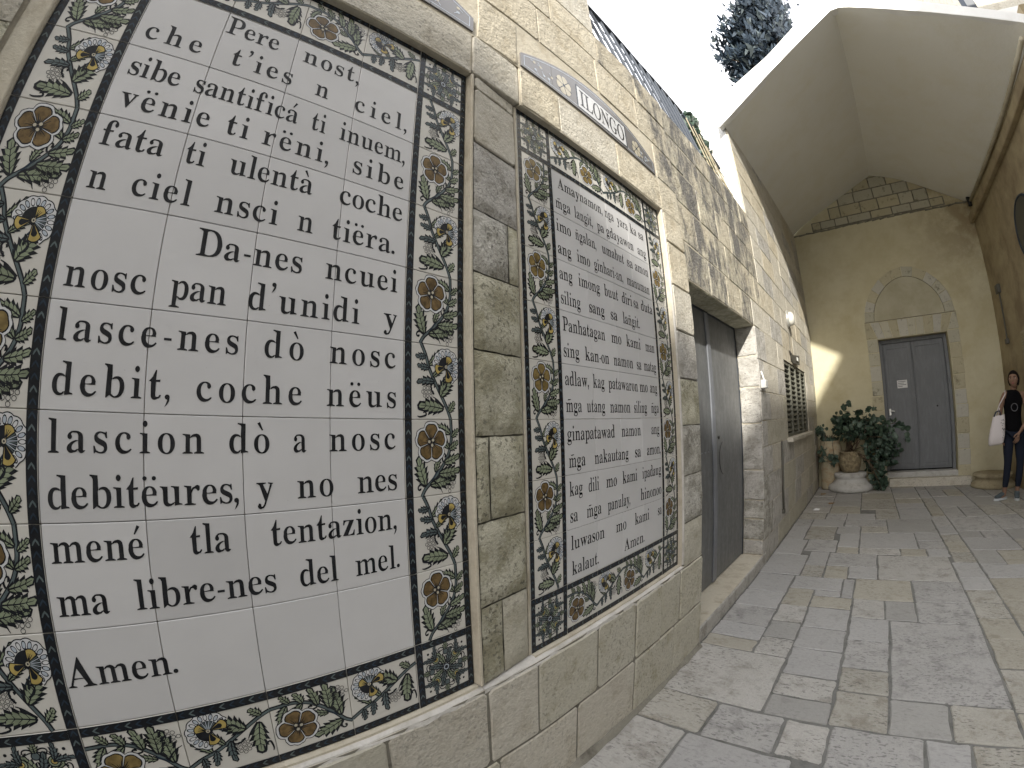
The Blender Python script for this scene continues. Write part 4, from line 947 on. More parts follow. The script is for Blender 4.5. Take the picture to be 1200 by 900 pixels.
# far door
mb=MB(); mb.box(1.0,2.8,YE+.30,YE+.36,-.04,2.9); mb.build('backing',M['black'],ew)  # unseen black board added to keep sky light out round the door
t=thing('far_door','blue grey double door with paper notice, in the end wall under the blind arch','door',(1.9,YE+.20,.23))
Y0=YE+.20
mb=MB(); mb.bbox(1.275,1.335,Y0-.03,Y0+.03,.235,2.565,.004); mb.bbox(2.465,2.525,Y0-.03,Y0+.03,.235,2.565,.004); mb.bbox(1.335,2.465,Y0-.03,Y0+.03,2.50,2.565,.004); mb.build('door_frame',M['door2'],t)
for a,b in ((1.34,1.868),(1.872,2.46)):
    mb=MB(); mb.bbox(a,b,Y0,Y0+.04,.26,2.495,.003); lf=mb.build('door_leaf',M['door2'],t)
    for q in ((a+.02,a+.07,.30,2.46),(b-.07,b-.02,.30,2.46),(a+.07,b-.07,.30,.36),(a+.07,b-.07,2.40,2.46)):
        mb=MB(); mb.bbox(q[0],q[1],Y0-.014,Y0,q[2],q[3],.003); o=mb.build('moulding',M['door2'],t)
mb=MB(); mb.bbox(1.545,1.73,Y0-.005,Y0-.001,1.69,1.83,.001); pn=mb.build('paper_notice',M['paper'],t)
mb=MB()
for k in range(4): mb.box(1.56,1.56+[.14,.11,.15,.08][k],Y0-.0068,Y0-.0052,1.80-k*.028,1.808-k*.028)
mb.build('notice_print',M['iron'],t)
mb=MB(); mb.bbox(1.36,1.40,Y0-.03,Y0-.002,1.22,1.34,.005); mb.build('lock_plate',M['chrome'],t); mb=MB(); mb.tube([(1.38,Y0-.03,1.30),(1.38,Y0-.06,1.30),(1.46,Y0-.06,1.29)],.009,8); mb.build('handle',M['chrome'],t)
mb=MB(); mb.tube([(2.24,Y0-.016,1.33),(2.24,Y0+.001,1.33)],.016,10); mb.build('keyhole',M['black'],t)
mb=MB(); mb.bbox(1.272,2.528,YE-.012,Y0+.04,.139,.232,.006); mb.build('threshold',M['marble'],t)
mb=MB(); block(mb,rect(1.30,2.74,YE-.16,YE+.02),.135,.15,GR,gap=.001,bev=.012,jit=.006,sub=7); o=mb.build('door_step',M['cream2']); tag(o,'low worn stone step in front of the far blue grey door','step')

# ================================================================== VAULT
vt=thing('vaulted_porch','broad pale plastered vault with white sunlit rim spanning the lane','vault',(1.7,4.75,4.6))
PF=[(0.02,4.50),(.65,4.92),(1.12,5.22),(1.6,5.51),(1.72,5.49),(2.21,5.22),(2.75,4.94),(3.42,4.62)]
PB=[(-.02,4.79),(.6,5.16),(1.0,5.34),(1.42,5.54),(1.75,5.68),(2.1,5.56),(2.38,5.42),(2.93,5.06),(3.45,4.76)]
def samp(P,n):
    L=[0]
    for a,b in zip(P[:-1],P[1:]): L.append(L[-1]+math.dist(a,b))
    o=[]
    for k in range(n+1):
        t_=L[-1]*k/n; i=max(j for j in range(len(L)-1) if L[j]<=t_+1e-9) if t_<L[-1] else len(L)-2
        f=(t_-L[i])/(L[i+1]-L[i]); o.append((P[i][0]+(P[i+1][0]-P[i][0])*f,P[i][1]+(P[i+1][1]-P[i][1])*f))
    return o
def sm(P,it):
    for _ in range(it): P=[P[0]]+[((P[i-1][0]+2*P[i][0]+P[i+1][0])/4,(P[i-1][1]+2*P[i][1]+P[i+1][1])/4) for i in range(1,len(P)-1)]+[P[-1]]
    return P
NU=36; NV=20
PFL,PFR=[PF[0],(.07,4.60),(.65,4.93),(1.12,5.22),(1.62,5.53)],[(1.62,5.53),(2.21,5.235),(2.75,4.95),(3.30,4.70),(3.43,4.60)]
PBL,PBR=[PB[0],(.03,4.87),(.6,5.17),(1.0,5.36),(1.42,5.55),(1.75,5.70)],[(1.75,5.70),(2.1,5.58),(2.38,5.44),(2.93,5.08),(3.45,4.76)]
for Pf,Pb in ((PFL,PBL),(PFR,PBR)):
    A_=sm(samp(Pf,18),1); B_=sm(samp(Pb,18),2); vs=[]
    for j in range(NV+1):
        s_=j/NV
        for i in range(19):
            left=Pf is PFL; ridge=(i/18 if left else 1-i/18)
            x=A_[i][0]*(1-s_)+B_[i][0]*s_; z=A_[i][1]*(1-s_)+B_[i][1]*s_+math.sin(math.pi*s_)*(.10*ridge**2+.06*math.sin(math.pi*ridge)); vs.append((x,4.698+(YE+.02-4.698)*s_,z))
    mb=MB(); mb.add(vs,[(j*19+i,j*19+i+1,(j+1)*19+i+1,(j+1)*19+i) for j in range(NV) for i in range(18)]); mb.build('soffit',M['soffit'],vt,True)
UP=[(-.25,4.74),(.19,4.93),(.72,5.19),(1.22,5.53),(1.62,5.67),(2.23,5.39),(2.81,5.06),(3.6,4.66)]
# rim: front ring between soffit edge and roof edge, 12 cm deep
lo=samp(PF,NU); up=samp([(-.02,4.80)]+UP[1:],NU); lo[0]=(-.03,4.47)
mb=MB(); vs=[]
for i in range(NU+1): vs+=[(lo[i][0],4.70,lo[i][1]+.008),(up[i][0],4.70,up[i][1]),(up[i][0],4.82,up[i][1]+.0),(lo[i][0],4.82,lo[i][1]+.03)]
fs=[(i*4+k,i*4+(k+1)%4,(i+1)*4+(k+1)%4,(i+1)*4+k) for i in range(NU) for k in range(4)]+[(0,1,2,3),tuple(NU*4+k for k in (3,2,1,0))]
mb.add(vs,fs); mb.build('rim',M['whitepl'],vt)
mb=MB(); vs=[]
for j,(yy,dz) in enumerate(((4.80,-.03),(7,.0),(9.8,.02))):
    for i in range(NU+1): x,z=up[i]; vs.append((x,yy,z+dz+ (.28 if j else 0)))
mb.add(vs,[(j*(NU+1)+i,j*(NU+1)+i+1,(j+1)*(NU+1)+i+1,(j+1)*(NU+1)+i) for j in range(2) for i in range(NU)]); mb.build('roof',M['whitepl'],vt,True)
# ================================================================== RIGHT WALL
rw=thing('right_wall','brown stained plaster wall on the right under the vault','wall',(3.4,7,0))
mb=MB(); mb.box(3.42,3.9,4.72,YE+.3,-.05,4.9); mb.build('plaster_face',M['pl_brown'],rw)
t=thing('gutter_pipe','pale rendered gutter pipe running along the right springing of the vault','gutter',(3.35,7,4.6))
mb=MB(); mb.tube([(3.30,4.80,4.56),(3.35,6,4.60),(3.385,7.6,4.66),(3.41,9.22,4.72)],.030,10); mb.build('pipe',M['gutter'],t,True)
mb=MB(); mb.bbox(3.33,3.42,5.0,9.25,4.36,4.50,.01); mb.build('cornice',M['pl_brown'],t)
mb=MB(); mb.tube([(3.40,9.14,4.80),(3.385,9.10,4.63)],[.05,.035],10); mb.build('outlet',M['black'],t,True)
t=thing('round_window','round black window high in the brown right wall','window',(3.42,6.95,3.33))
def discx(mb,x,c,prof,n=28):
    vs=[];fs=[]
    for r,w in prof:
        for k in range(n): a=6.2832*k/n; vs.append((x-w,c[0]+r*math.cos(a),c[1]+r*math.sin(a)))
    for i in range(len(prof)-1):
        for k in range(n): fs.append((i*n+k,i*n+(k+1)%n,(i+1)*n+(k+1)%n,(i+1)*n+k))
    fs.append(tuple((len(prof)-1)*n+k for k in range(n))); fs.append(tuple(range(n))[::-1]); mb.add(vs,fs)
mb=MB(); discx(mb,3.42,(6.82,3.36),[(.40,0),(.40,.03),(.38,.04)]); mb.build('pane',M['winglass'],t)
mb=MB(); mb.tube([(3.385,6.82+.40*math.cos(a*.2244),3.36+.40*math.sin(a*.2244)) for a in range(29)],.018,8); mb.build('rim',M['iron'],t,True)
t=thing('timber_shutter','brown slatted timber shutter on the right wall behind the woman','shutter',(3.4,8.4,1.3))
mb=MB(); mb.bbox(3.39,3.42,7.35,8.0,1.45,2.25,.005); mb.build('panel',M['jar'],t)
for k in range(22):
    mb=MB(); mb.bbox(3.375,3.39,7.38,7.97,1.48+k*.034,1.503+k*.034,.002); mb.build('slat',M['colbrown'],t)
t=thing('wall_conduit','short dark conduit with box on the right wall near the far corner','conduit',(3.4,8.9,2.6))
mb=MB(); mb.tube([(3.40,8.75,2.25),(3.40,8.75,2.98)],.012,8); mb.build('tube',M['pipe'],t); mb=MB(); mb.bbox(3.36,3.42,8.68,8.82,2.98,3.12,.005); mb.build('box_body',M['pipe'],t); mb=MB(); mb.bbox(3.37,3.42,8.70,8.80,2.18,2.26,.005); mb.build('end_box',M['pipe'],t)

# ================================================================== BUILDINGS ROUND THE LANE
ob=thing('opposite_building','unseen high plain stone building across the lane, roofline stepped to shade the prayer wall','building',(3.6,-3,0))
mb=MB(); mb.box(3.66,6.5,-4.6,4.69,-.05,6.88); mb.box(3.66,6.5,-7.85,-4.6,-.05,6.80); mb.box(3.66,6.5,-14,-7.85,-.05,8.0); mb.build('wall',M['pl_grey'],ob)  # out of view; block heights shaped to lay shade on the prayer wall
mb=MB(); mb.bbox(3.60,6.55,-4.6,4.70,6.88,6.95,.01); mb.build('cornice',M['cream2'],ob)
mb=MB(); mb.bbox(3.60,6.55,-7.84,-4.61,6.80,6.87,.01); mb.build('cornice',M['cream2'],ob)
mb=MB(); mb.bbox(3.60,6.55,-14,-7.86,8.0,8.08,.01); mb.build('cornice',M['cream2'],ob)
ub=thing('upper_storey','stone upper storey with pale ledge rising behind the right end of the vault','building',(4,7,5))
mb=MB(); mb.box(3.66,6.5,6.06,9.6,4.9,8.4); mb.build('wall',M['cream2'],ub)
mb=MB(); mb.bbox(3.40,6.6,5.98,9.6,5.72,5.94,.01); mb.build('ledge',M['whitepl'],ub)
mb=MB(); mb.bbox(3.52,3.655,6.02,6.16,5.945,8.4,.01); mb.build('drainpipe',M['iron'],ub)
tf=MB(); tf.box(-6,-.56,-10,12,3.0,3.36); o=tf.build('terrace_floor',M['ground']); o['kind']='structure'

# ================================================================== RAILING ON THE PARAPET
t=thing('parapet_railing','dark blue iron railing with slanting bars on top of the stone wall','railing',(-.1,3,3.45))
mb=MB(); mb.tube([(-.20,1.6,4.34),(-.20,2.39,4.295),(-.20,3.09,4.235),(-.20,3.95,4.26)],.020,8); mb.build('handrail',M['iron'],t,True)
y=1.75
while y<3.9:
    mb=MB(); mb.tube([(-.02,y,3.44),(-.20,y,4.27)],.011,6); mb.build('bar',M['iron'],t); y+=.135
for f in (.28,.55,.82):
    mb=MB(); mb.tube([(-.02-.18*f-.012,1.7,3.44+.83*f),(-.02-.18*f-.012,3.95,3.44+.83*f-.02)],.003,5); mb.build('wire',M['pipe'],t)
t=thing('beige_railing','short beige iron railing with square grid at the far end of the parapet','railing',(-.1,4.4,3.45))
mb=MB(); mb.tube([(-.20,3.98,4.26),(-.20,4.55,4.20),(-.14,5.0,3.95)],.014,8); mb.build('handrail',M['iron'],t,True)
for k in range(6):
    y=4.04+k*.17; zt=4.25 if y<4.55 else 4.20-(y-4.55)*.5; mb=MB(); mb.tube([(-.03,y,3.46),(-.19,y,zt)],.0065,6); mb.build('bar',M['iron_b'],t)
for f in (.3,.65):
    mb=MB(); mb.tube([(-.03-.16*f,3.98,3.46+.79*f),(-.03-.16*f,4.95,3.46+.70*f)],.005,6); mb.build('crossbar',M['iron_b'],t)

# ================================================================== FOLIAGE
def leaves(mb,pts,size,mi,n=6,cup=.25):
    for (x,y,z) in pts:
        s_=size*R.uniform(.6,1.25); nn=Vector((R.gauss(0,1),R.gauss(-.5,1),R.gauss(.7,.8))).normalized(); a=nn.orthogonal().normalized(); b=nn.cross(a); c=Vector((x,y,z)); vs=[c-nn*s_*cup]
        ph=R.uniform(0,6)
        for k in range(n):
            w=ph+6.2832*k/n; vs.append(c+(a*math.cos(w)+b*math.sin(w))*s_*R.uniform(.85,1.1))
        m_=mi if isinstance(mi,int) else R.choice(mi)
        mb.add(vs,[(0,1+k,1+(k+1)%n) for k in range(n)],m_)
def clump(c,r,n):
    o=[]
    for _ in range(n):
        d=Vector((R.gauss(0,1),R.gauss(0,1),R.gauss(0,1))).normalized()*(R.random()**.4); o.append((c[0]+d.x*r[0],c[1]+d.y*r[1],c[2]+d.z*r[2]))
    return o
# column base, pot, geranium
t=thing('column_base','round moulded white marble column base under the clay pot','column base',(.62,8.85,0))
mb=MB(); mb.lathe((.62,8.85,0),[(.36,0),(.385,.02),(.39,.06),(.375,.10),(.34,.12),(.30,.15),(.265,.20),(.262,.22),(.275,.235),(.285,.26),(.28,.295),(.265,.31)],36); mb.build('moulding',M['marble'],t,True)
t=thing('clay_pot','squat lichen spotted clay pot standing on the marble column base','pot',(.62,8.85,.31))
mb=MB(); mb.lathe((.62,8.85,.311),[(.13,0),(.155,.03),(.185,.10),(.20,.18),(.195,.25),(.178,.30),(.172,.32),(.182,.335),(.185,.355),(.165,.36),(.16,.33)],32); mb.build('body',M['terracotta'],t,True)
mb=MB(); mb.lathe((.62,8.85,.62),[(.155,0),(.15,.02)],20); mb.build('soil',M['bark'],t)
t=thing('geranium_plant','sprawling dark green geranium spilling from the clay pot to the paving','plant',(.7,8.85,.64))
mb=MB(); P_=[]
for c,r,n in (((.62,8.8,1.02),(.26,.22,.20),150),((.50,8.8,1.22),(.16,.14,.16),60),((.95,8.85,1.08),(.34,.22,.24),190),((1.15,8.85,.80),(.34,.22,.28),190),((1.30,8.85,.62),(.22,.18,.26),80),((1.05,8.85,.45),(.20,.2,.30),120),
              ((1.12,8.75,.18),(.16,.12,.20),70),((.60,8.78,1.46),(.10,.08,.06),12),((.80,8.8,1.32),(.1,.1,.05),12),((1.0,8.8,1.35),(.1,.1,.05),12),((1.40,8.9,1.12),(.12,.1,.05),8),((1.58,8.9,.98),(.08,.08,.05),6),((1.52,8.85,1.05),(.14,.08,.05),9),((1.60,8.85,.84),(.03,.03,.08),6)):
    P_+=clump(c,r,n)
leaves(mb,P_,.048,[0,0,0,1],7); mb.build('foliage',[M['leaf'],M['leaf2']],t)
mb=MB()
for k in range(22):
    a=R.uniform(0,6.28); e=R.choice(P_); mb.tube([(.62+.08*math.cos(a),8.85+.08*math.sin(a),.64),(.62+(e[0]-.62)*.4,8.82,.64+(max(e[2],.5)-.64)*.9+.05),e],[.009,.007,.004],5)
mb.tube([(.70,8.78,.66),(.86,8.66,.60),(1.02,8.62,.35),(1.15,8.64,.05)],[.010,.009,.007,.005],6); mb.tube([(.72,8.80,.66),(.92,8.64,.52),(1.10,8.62,.30)],[.008,.007,.005],6)
mb.build('stem',M['bark'],t,True)
t=thing('clay_jar','tall narrow clay jar standing in the corner behind the marble base','jar',(.24,9.03,0))
mb=MB(); mb.lathe((.26,9.02,0),[(.15,0),(.165,.02),(.17,.08),(.175,.3),(.20,.5),(.215,.66),(.20,.76),(.17,.80),(.18,.83),(.185,.85),(.16,.855),(.15,.80)],30); mb.build('body',M['jar'],t,True)
t=thing('corner_plant','smaller pale geranium growing from the clay jar against the stone wall','plant',(.24,9.0,.85))
mb=MB(); P_=clump((.12,8.95,1.0),(.12,.1,.16),34)+clump((.42,8.9,1.05),(.10,.1,.14),26)+clump((.28,8.95,.86),(.18,.1,.08),22)+clump((.14,8.8,.62),(.12,.08,.16),26)+clump((.33,8.75,.55),(.1,.06,.1),20)
leaves(mb,P_,.045,[0,1,1],7); mb.build('foliage',[M['leaf'],M['leaf2']],t)
mb=MB()
for k in range(9): e=R.choice(P_); mb.tube([(.26,9.0,.84),(.26+(e[0]-.26)*.4,8.92,.95),e],[.007,.006,.004],5)
mb.build('stem',M['bark'],t)
t=thing('brown_column_base','low round brown stone column base against the right wall behind the woman','column base',(3.08,8.75,0))
mb=MB(); mb.lathe((3.03,8.86,0),[(.36,0),(.37,.02),(.36,.06),(.31,.09),(.295,.12),(.30,.15),(.33,.165),(.335,.20),(.32,.215)],32); mb.build('moulding',M['colbrown'],t,True)
# conifer above the roof
tr=thing('cypress_tree','dark conifer with glare-blue needles rising above the white rim of the vault','tree',(.75,15.5,0))
mb=MB(); mb.tube([(.85,15.5,-.05),(.80,15.5,8),(.60,15.4,13),(.75,15.4,17.4),(1.0,15.4,18.7)],[.35,.28,.15,.06,.02],10)
mb.build('trunk',M['bark'],tr,True)
mb=MB(); br=MB(); 
for k in range(300):
    z=R.uniform(12.6,18.6); ang=R.uniform(0,6.283); rad=float(np.interp(z,[12.6,13.6,14.8,16,17,18.6],[.9,1.35,1.75,1.45,1.0,.12]))*R.uniform(.15,1.04); cx,cy=float(np.interp(z,[13,14.5,16,18.6],[.1,.12,.45,1.0])),15.4
    e=Vector((cx+rad*math.cos(ang),cy+rad*math.sin(ang),z+rad*.25))
    if k%4==0: br.tube([(.65,15.4,z-.6),tuple(e)],[.035,.01],5)
    for q in range(58):
        c=e+Vector((R.gauss(0,.20),R.gauss(0,.20),R.gauss(0,.22))); s_=R.uniform(.09,.17); d=((c-e).normalized()+Vector((R.gauss(0,.5),R.gauss(0,.5),R.gauss(.5,.5)))).normalized(); a=d.orthogonal().normalized()
        mb.add([c-a*s_*.5,c+a*s_*.5,c+a*s_*.3+d*s_*1.5,c+d*s_*2.2,c-a*s_*.3+d*s_*1.5],[(0,1,2,3,4)],R.choice([0,0,0,1]))
mb.build('crown',[M['needle'],M['needle2']],tr); br.build('branch',M['bark'],tr)
# terrace shrub behind the beige railing
t=thing('terrace_shrub','bushy green shrub on the terrace behind the beige railing','shrub',(-.5,5.0,3.4))
mb=MB(); P_=clump((-.29,4.60,4.0),(.07,.6,.55),900)+clump((-.36,4.72,4.66),(.08,.17,.17),190); leaves(mb,P_,.05,[0,0,1],5); mb.build('foliage',[M['leaf'],M['leaf2']],t)
mb=MB(); mb.tube([(-.62,4.9,3.34),(-.42,4.9,4.0),(-.36,4.7,4.6)],[.03,.02,.01],6); mb.build('stem',M['bark'],t)
t=thing('grey_eave','small grey stand-in awning tip beyond the terrace shrub','eave',(-.8,5.2,3.36))
mb=MB(); mb.add([(-.75,4.9,4.98),(-.36,5.0,5.00),(-.62,5.0,4.72),(-.75,5.1,4.99),(-.36,5.1,5.01),(-.62,5.1,4.73)],[(0,1,2),(5,4,3),(0,3,4,1),(1,4,5,2),(2,5,3,0)]); mb.build('eave_tip',M['pl_grey'],t)  # grey triangle and its pole stand in for a distant roof corner
mb=MB(); mb.tube([(-.72,5.05,3.34),(-.72,5.05,4.98)],.015,6); mb.build('pole',M['iron'],t)
# litter
mb=MB(); mb.add([(.16,7.02,.004),(.25,7.0,.006),(.26,7.07,.02),(.17,7.09,.012),(.2,7.04,.03)],[(0,1,4),(1,2,4),(2,3,4),(3,0,4),(3,2,1,0)]); o=mb.build('paper_scrap',M['paper']); tag(o,'crumpled white paper scrap on the paving beside the wall foot','litter')
for (x,y,l) in ((.14,8.35,'dry brown leaf on the paving nearest the jar'),(.34,7.5,'dry brown leaf on the paving beyond the paper scrap')):
    mb=MB(); mb.add([(x,y,.004),(x+.06,y+.01,.006),(x+.10,y+.05,.02),(x+.05,y+.07,.012),(x,y+.04,.018)],[(0,1,2,3,4),(4,3,2,1,0)][:1]); o=mb.build('dry_leaf',M['dryleaf']); tag(o,l,'leaf')

# ================================================================== WOMAN WITH TOTE BAG
M['skin']=flat('skin',(.24,.145,.10),.6,.3); M['hair']=flat('hair_dark_brown',(.007,.005,.004),.7,.15); M['shirt']=flat('black_cotton',(.006,.006,.007),1,.05); M['legging']=flat('navy_leggings',(.016,.020,.032),.9,.1)
M['shoe']=flat('grey_knit_shoe',(.07,.09,.10),.8); M['sole']=flat('white_rubber',(.55,.58,.6),.6); M['canvas']=flat('white_canvas',(.62,.58,.58),.9); M['lip']=flat('lips',(.28,.09,.08),.5); M['eyew']=flat('eye_white',(.6,.6,.58),.3); M['printg']=flat('grey_print',(.10,.10,.11),.8)
def skin(name,nodes,edges,mat,parent,sub=2,root=0):
    off=parent_loc(parent); me=bpy.data.meshes.new(name); me.from_pydata([Vector(n[0])-off for n in nodes],edges,[]); me.materials.append(mat)
    o=bpy.data.objects.new(name,me); COL.objects.link(o); o.parent=parent
    md=o.modifiers.new('skin','SKIN'); md.use_smooth_shade=True
    sv=me.skin_vertices[0].data if me.skin_vertices else None
    if sv is None:
        bm=bmesh.new(); bm.from_mesh(me); bm.verts.layers.skin.verify(); bm.to_mesh(me); bm.free(); sv=me.skin_vertices[0].data
    for i,n in enumerate(nodes):
        r=n[1]; sv[i].radius=r if isinstance(r,tuple) else (r,r); sv[i].use_root=(i==root)
    s2=o.modifiers.new('sub','SUBSURF'); s2.levels=sub; s2.render_levels=sub
    dg=bpy.context.evaluated_depsgraph_get(); m2=bpy.data.meshes.new_from_object(o.evaluated_get(dg)); o.modifiers.clear(); o.data=m2
    m2.materials.clear(); m2.materials.append(mat)
    return o
pt=thing('person','woman in black sleeveless top and navy leggings with grey trainers standing by the right wall','person',(3.03,7.62,0))
N_=[((3.03,7.64,.95),(.110,.082)),((3.03,7.645,1.10),(.095,.070)),((3.04,7.64,1.24),(.105,.075)),((3.05,7.635,1.36),(.108,.066)),((3.06,7.625,1.435),.050),((3.07,7.612,1.50),.046),((3.072,7.606,1.56),.055),
 ((2.96,7.64,.88),.083),((2.935,7.615,.68),.070),((2.925,7.60,.49),.050),((2.91,7.63,.30),.047),((2.89,7.655,.11),.032),((2.885,7.655,.06),.034),((2.80,7.60,.04),.030),
 ((3.11,7.64,.88),.083),((3.105,7.62,.68),.070),((3.10,7.60,.49),.050),((3.09,7.63,.30),.047),((3.075,7.66,.11),.032),((3.075,7.66,.06),.034),((3.05,7.56,.04),.030),
 ((2.93,7.63,1.385),.050),((2.875,7.655,1.25),.040),((2.85,7.665,1.11),.034),((2.84,7.61,.99),.028),((2.835,7.575,.90),.021),
 ((3.18,7.63,1.385),.050),((3.225,7.63,1.25),.040),((3.24,7.60,1.12),.034),((3.165,7.52,1.00),.028),((3.085,7.475,.915),.021)]
E_=[(0,1),(1,2),(2,3),(3,4),(4,5),(5,6),(0,7),(7,8),(8,9),(9,10),(10,11),(11,12),(12,13),(0,14),(14,15),(15,16),(16,17),(17,18),(18,19),(19,20),(3,21),(21,22),(22,23),(23,24),(24,25),(3,26),(26,27),(27,28),(28,29),(29,30)]
def hand(N_,E_,w,palm,d,side,down=Vector((0,0,-1))):
    """palm, four unequal curled fingers and a thumb leaving the side of the palm"""
    base=len(N_); d=d.normalized(); sd=side.normalized(); N_.append((tuple(palm-d*.012),(.026,.014))); E_.append((w,base)); N_.append((tuple(palm+d*.028),(.028,.013))); E_.append((base,base+1))
    nrm=d.cross(sd).normalized()
    for k,(o_,l) in enumerate(((-.027,.062),(-.009,.072),(.009,.067),(.026,.052))):
        b=palm+d*.045+sd*o_; a=len(N_); N_.append((tuple(b),.0085)); E_.append((base+1,a)); p2=b+d*l*.45-nrm*.008; N_.append((tuple(p2),.0078)); E_.append((a,a+1)); p3=p2+d*l*.40-nrm*.020; N_.append((tuple(p3),.0068)); E_.append((a+1,a+2)); p4=p3+d*l*.16-nrm*.018; N_.append((tuple(p4),.006)); E_.append((a+2,a+3))
    b=palm-d*.004-sd*.030; a=len(N_); N_.append((tuple(b),.011)); E_.append((base,a)); N_.append((tuple(b+d*.028-sd*.018-nrm*.006),.010)); E_.append((a,a+1)); N_.append((tuple(b+d*.054-sd*.020-nrm*.014),.0085)); E_.append((a+1,a+2))
hand(N_,E_,30,Vector((3.045,7.462,.862)),Vector((-.35,-.10,-.93)),Vector((.9,.2,-.3)))
hand(N_,E_,25,Vector((2.83,7.565,.85)),Vector((-.05,-.10,-1)),Vector((-.2,-1,.1)))
skin('body',N_,E_,M['skin'],pt,2)
skin('top',[((3.03,7.64,.84),(.145,.115)),((3.03,7.64,.95),(.142,.110)),((3.03,7.645,1.08),(.128,.100)),((3.04,7.64,1.23),(.134,.104)),((3.05,7.637,1.34),(.140,.092)),((3.055,7.632,1.385),(.105,.068)),((2.945,7.632,1.395),.068),((3.17,7.632,1.395),.068)],[(0,1),(1,2),(2,3),(3,4),(4,5),(4,6),(4,7)],M['shirt'],pt,2)
skin('leggings',[((3.035,7.64,.93),(.128,.100)),((2.965,7.64,.86),.089),((2.935,7.615,.68),.076),((2.925,7.60,.49),.056),((2.91,7.63,.30),.053),((2.892,7.652,.14),.038),((3.11,7.64,.86),.089),((3.105,7.62,.68),.076),((3.10,7.60,.49),.056),((3.09,7.63,.30),.053),((3.077,7.657,.14),.038)],[(0,1),(1,2),(2,3),(3,4),(4,5),(0,6),(6,7),(7,8),(8,9),(9,10)],M['legging'],pt,2)
for (ax,ay,tx_,ty_) in ((2.895,7.67,2.74,7.575),(3.077,7.68,3.035,7.515)):
    d=Vector((tx_-ax,ty_-ay,0)); sh=skin('shoe',[((ax-d.x*.12,ay-d.y*.12,.055),(.036,.036)),((ax+d.x*.05,ay+d.y*.05,.075),(.040,.045)),((ax+d.x*.5,ay+d.y*.5,.055),(.042,.036)),((tx_,ty_,.04),(.036,.026)),((ax+d.x*.02,ay+d.y*.02,.12),(.038,.038))],[(0,1),(1,2),(2,3),(1,4)],M['shoe'],pt,2)
    mb=MB(); n=Vector((-d.y,d.x,0)).normalized(); c=[]
    for k in range(16):
        a=6.2832*k/16; L_=d.length*.72; q=Vector((ax,ay,0))+d*.42+d.normalized()*math.cos(a)*L_+n*math.sin(a)*.043*(1+.1*math.cos(a)); c.append(q)
    mb.add([(q.x,q.y,.002) for q in c]+[(q.x,q.y,.030) for q in c],[tuple(range(16))[::-1],tuple(range(16,32))]+[(k,(k+1)%16,16+(k+1)%16,16+k) for k in range(16)]); mb.build('sole',M['sole'],sh)
# head with modelled face, looking up towards the panels
HC=Vector((3.075,7.595,1.580)); fw=Vector((-.45,-.88,.10)).normalized(); rt=fw.cross(Vector((0,0,1))).normalized(); upv=rt.cross(fw).normalized()
def HP(a,b,c): return HC+rt*a+fw*b+upv*c        # across, forward, up (metres)
mb=MB(); nu,nv=40,30; vs=[]
for j in range(nv+1):
    ph=math.pi*j/nv; z=math.cos(ph); r=math.sin(ph)
    for i in range(nu):
        th=6.2832*i/nu; a=math.cos(th)*r; b=math.sin(th)*r
        A=.070*a*(1-.24*max(0,-z)**1.3); B=.088*b*(1-.10*max(0,-z)); C=.112*z
        if b>0:
            B-=.008*math.exp(-((abs(A)-.028)/.014)**2-((C-.012)/.014)**2)          # sockets
            B+=.022*math.exp(-(A/.010)**2-((C+.018)/.016)**2)+.010*math.exp(-(A/.008)**2-((C)/.02)**2)  # nose
            B+=.006*math.exp(-(A/.022)**2-((C+.052)/.008)**2)+.010*math.exp(-(A/.02)**2-((C+.088)/.016)**2) # lips, chin
            B+=.004*math.exp(-((abs(A)-.038)/.016)**2-((C+.018)/.018)**2)
        vs.append(HP(A,B,C))
fs=[(j*nu+i,j*nu+(i+1)%nu,(j+1)*nu+(i+1)%nu,(j+1)*nu+i) for j in range(nv) for i in range(nu)]
mb.add(vs,fs); hd=mb.build('head',M['skin'],pt,True)
for s_ in (-1,1):
    mb=MB(); c=HP(s_*.028,.0735,.012)
    mb.lathe((0,0,0),[(.0001,-.011),(.008,-.008),(.0115,0),(.008,.008),(.0001,.011)],12); mb.v=[tuple(c+rt*x*1.15+fw*y*.5+upv*z*.62) for x,y,z in mb.v]; ey=mb.build('eye',M['eyew'],hd,True)
    mb=MB(); c2=HP(s_*.028,.0800,.012); mb.add([tuple(c2+rt*.0075*math.cos(k*.785)+upv*.0060*math.sin(k*.785)) for k in range(8)],[tuple(range(8))]); mb.build('iris',M['hair'],hd)
    mb=MB(); mb.tube([HP(s_*.012,.083,.027),HP(s_*.028,.084,.033),HP(s_*.044,.074,.028)],[.003,.0042,.002],6); mb.build('eyebrow',M['hair'],hd)
    mb=MB(); mb.tube([HP(s_*.069,-.004,.018),HP(s_*.079,-.010,.012),HP(s_*.078,-.008,-.010),HP(s_*.068,.0,-.026)],[.006,.009,.008,.005],8); mb.build('ear',M['skin'],hd,True)
mb=MB(); mb.tube([HP(-.022,.080,-.052),HP(0,.090,-.049),HP(.022,.080,-.052)],[.002,.0045,.002],8); mb.tube([HP(-.018,.079,-.057),HP(0,.087,-.058),HP(.018,.079,-.057)],[.002,.005,.002],8); mb.build('lips',M['lip'],hd,True)
mb=MB(); vs=[]
for j in range(15):
    ph=math.pi*.72*j/14; z=math.cos(ph); r=math.sin(ph)
    for i in range(36):
        th=6.2832*i/36; a=math.cos(th)*r; b=math.sin(th)*r; k=1.0
        if b>.0: k=1.0 if z>.62 else .0
        B=.100*b if b<0 else (.100*b if z>.46 else min(.098*b,.035+.03*max(0,z)))
        vs.append(HP(.082*a,B,.124*z+.003))
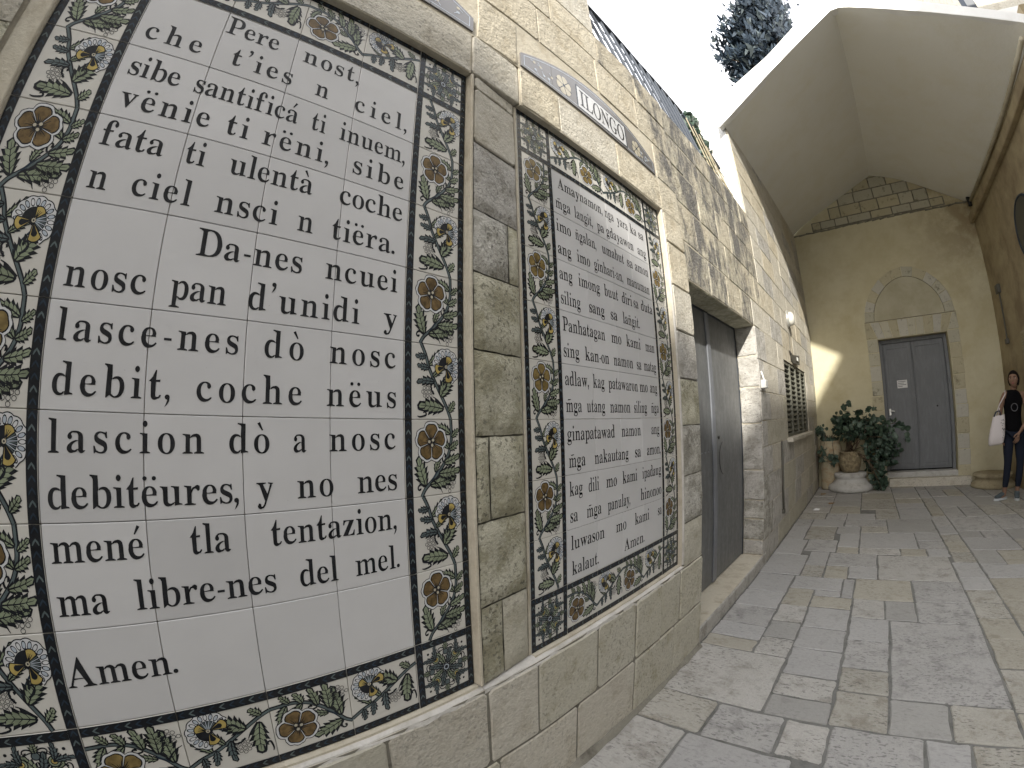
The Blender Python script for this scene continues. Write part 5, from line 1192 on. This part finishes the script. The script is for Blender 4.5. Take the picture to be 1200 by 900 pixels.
mb.add(vs,[(j*36+i,j*36+(i+1)%36,(j+1)*36+(i+1)%36,(j+1)*36+i) for j in range(14) for i in range(36)]); mb.build('hair',M['hair'],pt,True)
mb=MB(); mb.tube([HP(0,-.085,.0),HP(0,-.115,-.03),HP(.01,-.11,-.10),HP(.03,-.07,-.20)],[.024,.032,.028,.010],10); mb.build('ponytail',M['hair'],pt,True)
# shirt print
mb=MB(); c=Vector((3.035,7.535,1.22))
mb.tube([c+Vector((.045*math.cos(k*.35),-.002+.004*abs(math.cos(k*.35)),.050*math.sin(k*.35))) for k in range(19)],.006,5); mb.build('shirt_print',M['printg'],pt)
# tote bag on her right shoulder
bt=thing('tote_bag','white canvas tote bag with dark leafy print hanging from the woman\'s shoulder','bag',(2.78,7.56,.75))
vs=[];Z_=[.745,.77,.85,.95,1.05,1.13]; Wd_=[.085,.105,.115,.108,.095,.080]; D_=[.035,.055,.062,.055,.04,.022]
for z,w_,d_ in zip(Z_,Wd_,D_):
    for k in range(20):
        a=6.2832*k/20; ca,sa=math.cos(a),math.sin(a); x=2.775+math.copysign(abs(ca)**.55,ca)*w_+(z-.95)*.16+R.uniform(-.003,.003); y=7.535+math.copysign(abs(sa)**.7,sa)*d_+R.uniform(-.005,.005); vs.append((x,y,z+ca*.012))
mb=MB(); mb.add(vs,[(j*20+i,j*20+(i+1)%20,(j+1)*20+(i+1)%20,(j+1)*20+i) for j in range(5) for i in range(20)]+[tuple(range(20))[::-1]]); mb.build('pouch',M['canvas'],bt,True)
mb=MB(); mb.tube([(2.75,7.52,1.12),(2.83,7.55,1.27),(2.93,7.58,1.40),(2.95,7.64,1.455),(2.92,7.70,1.38),(2.84,7.62,1.2),(2.80,7.56,1.12)],[.007]*7,6); mb.build('strap',M['canvas'],bt,True)
mb=MB(); mb.tube([(2.73,7.515,1.12),(2.76,7.50,1.18),(2.81,7.50,1.19),(2.83,7.52,1.13)],.010,8); mb.build('handle',M['iron'],bt,True)
mb=MB()
for k in range(26):
    x=2.84+R.gauss(0,.016); z=R.uniform(.80,1.08); a=R.uniform(0,6.28); l=R.uniform(.012,.026); y=7.535-.066; mb.add([(x,y,z),(x+l*.4*math.cos(a+.6),y-.0005*k,z+l*.4*math.sin(a+.6)),(x+l*math.cos(a),y-.0005*k,z+l*math.sin(a)),(x+l*.4*math.cos(a-.6),y-.0005*k,z+l*.4*math.sin(a-.6))],[(0,1,2,3)])
o=mb.build('leaf_print',M['iron'],bt); o['kind']='stuff'
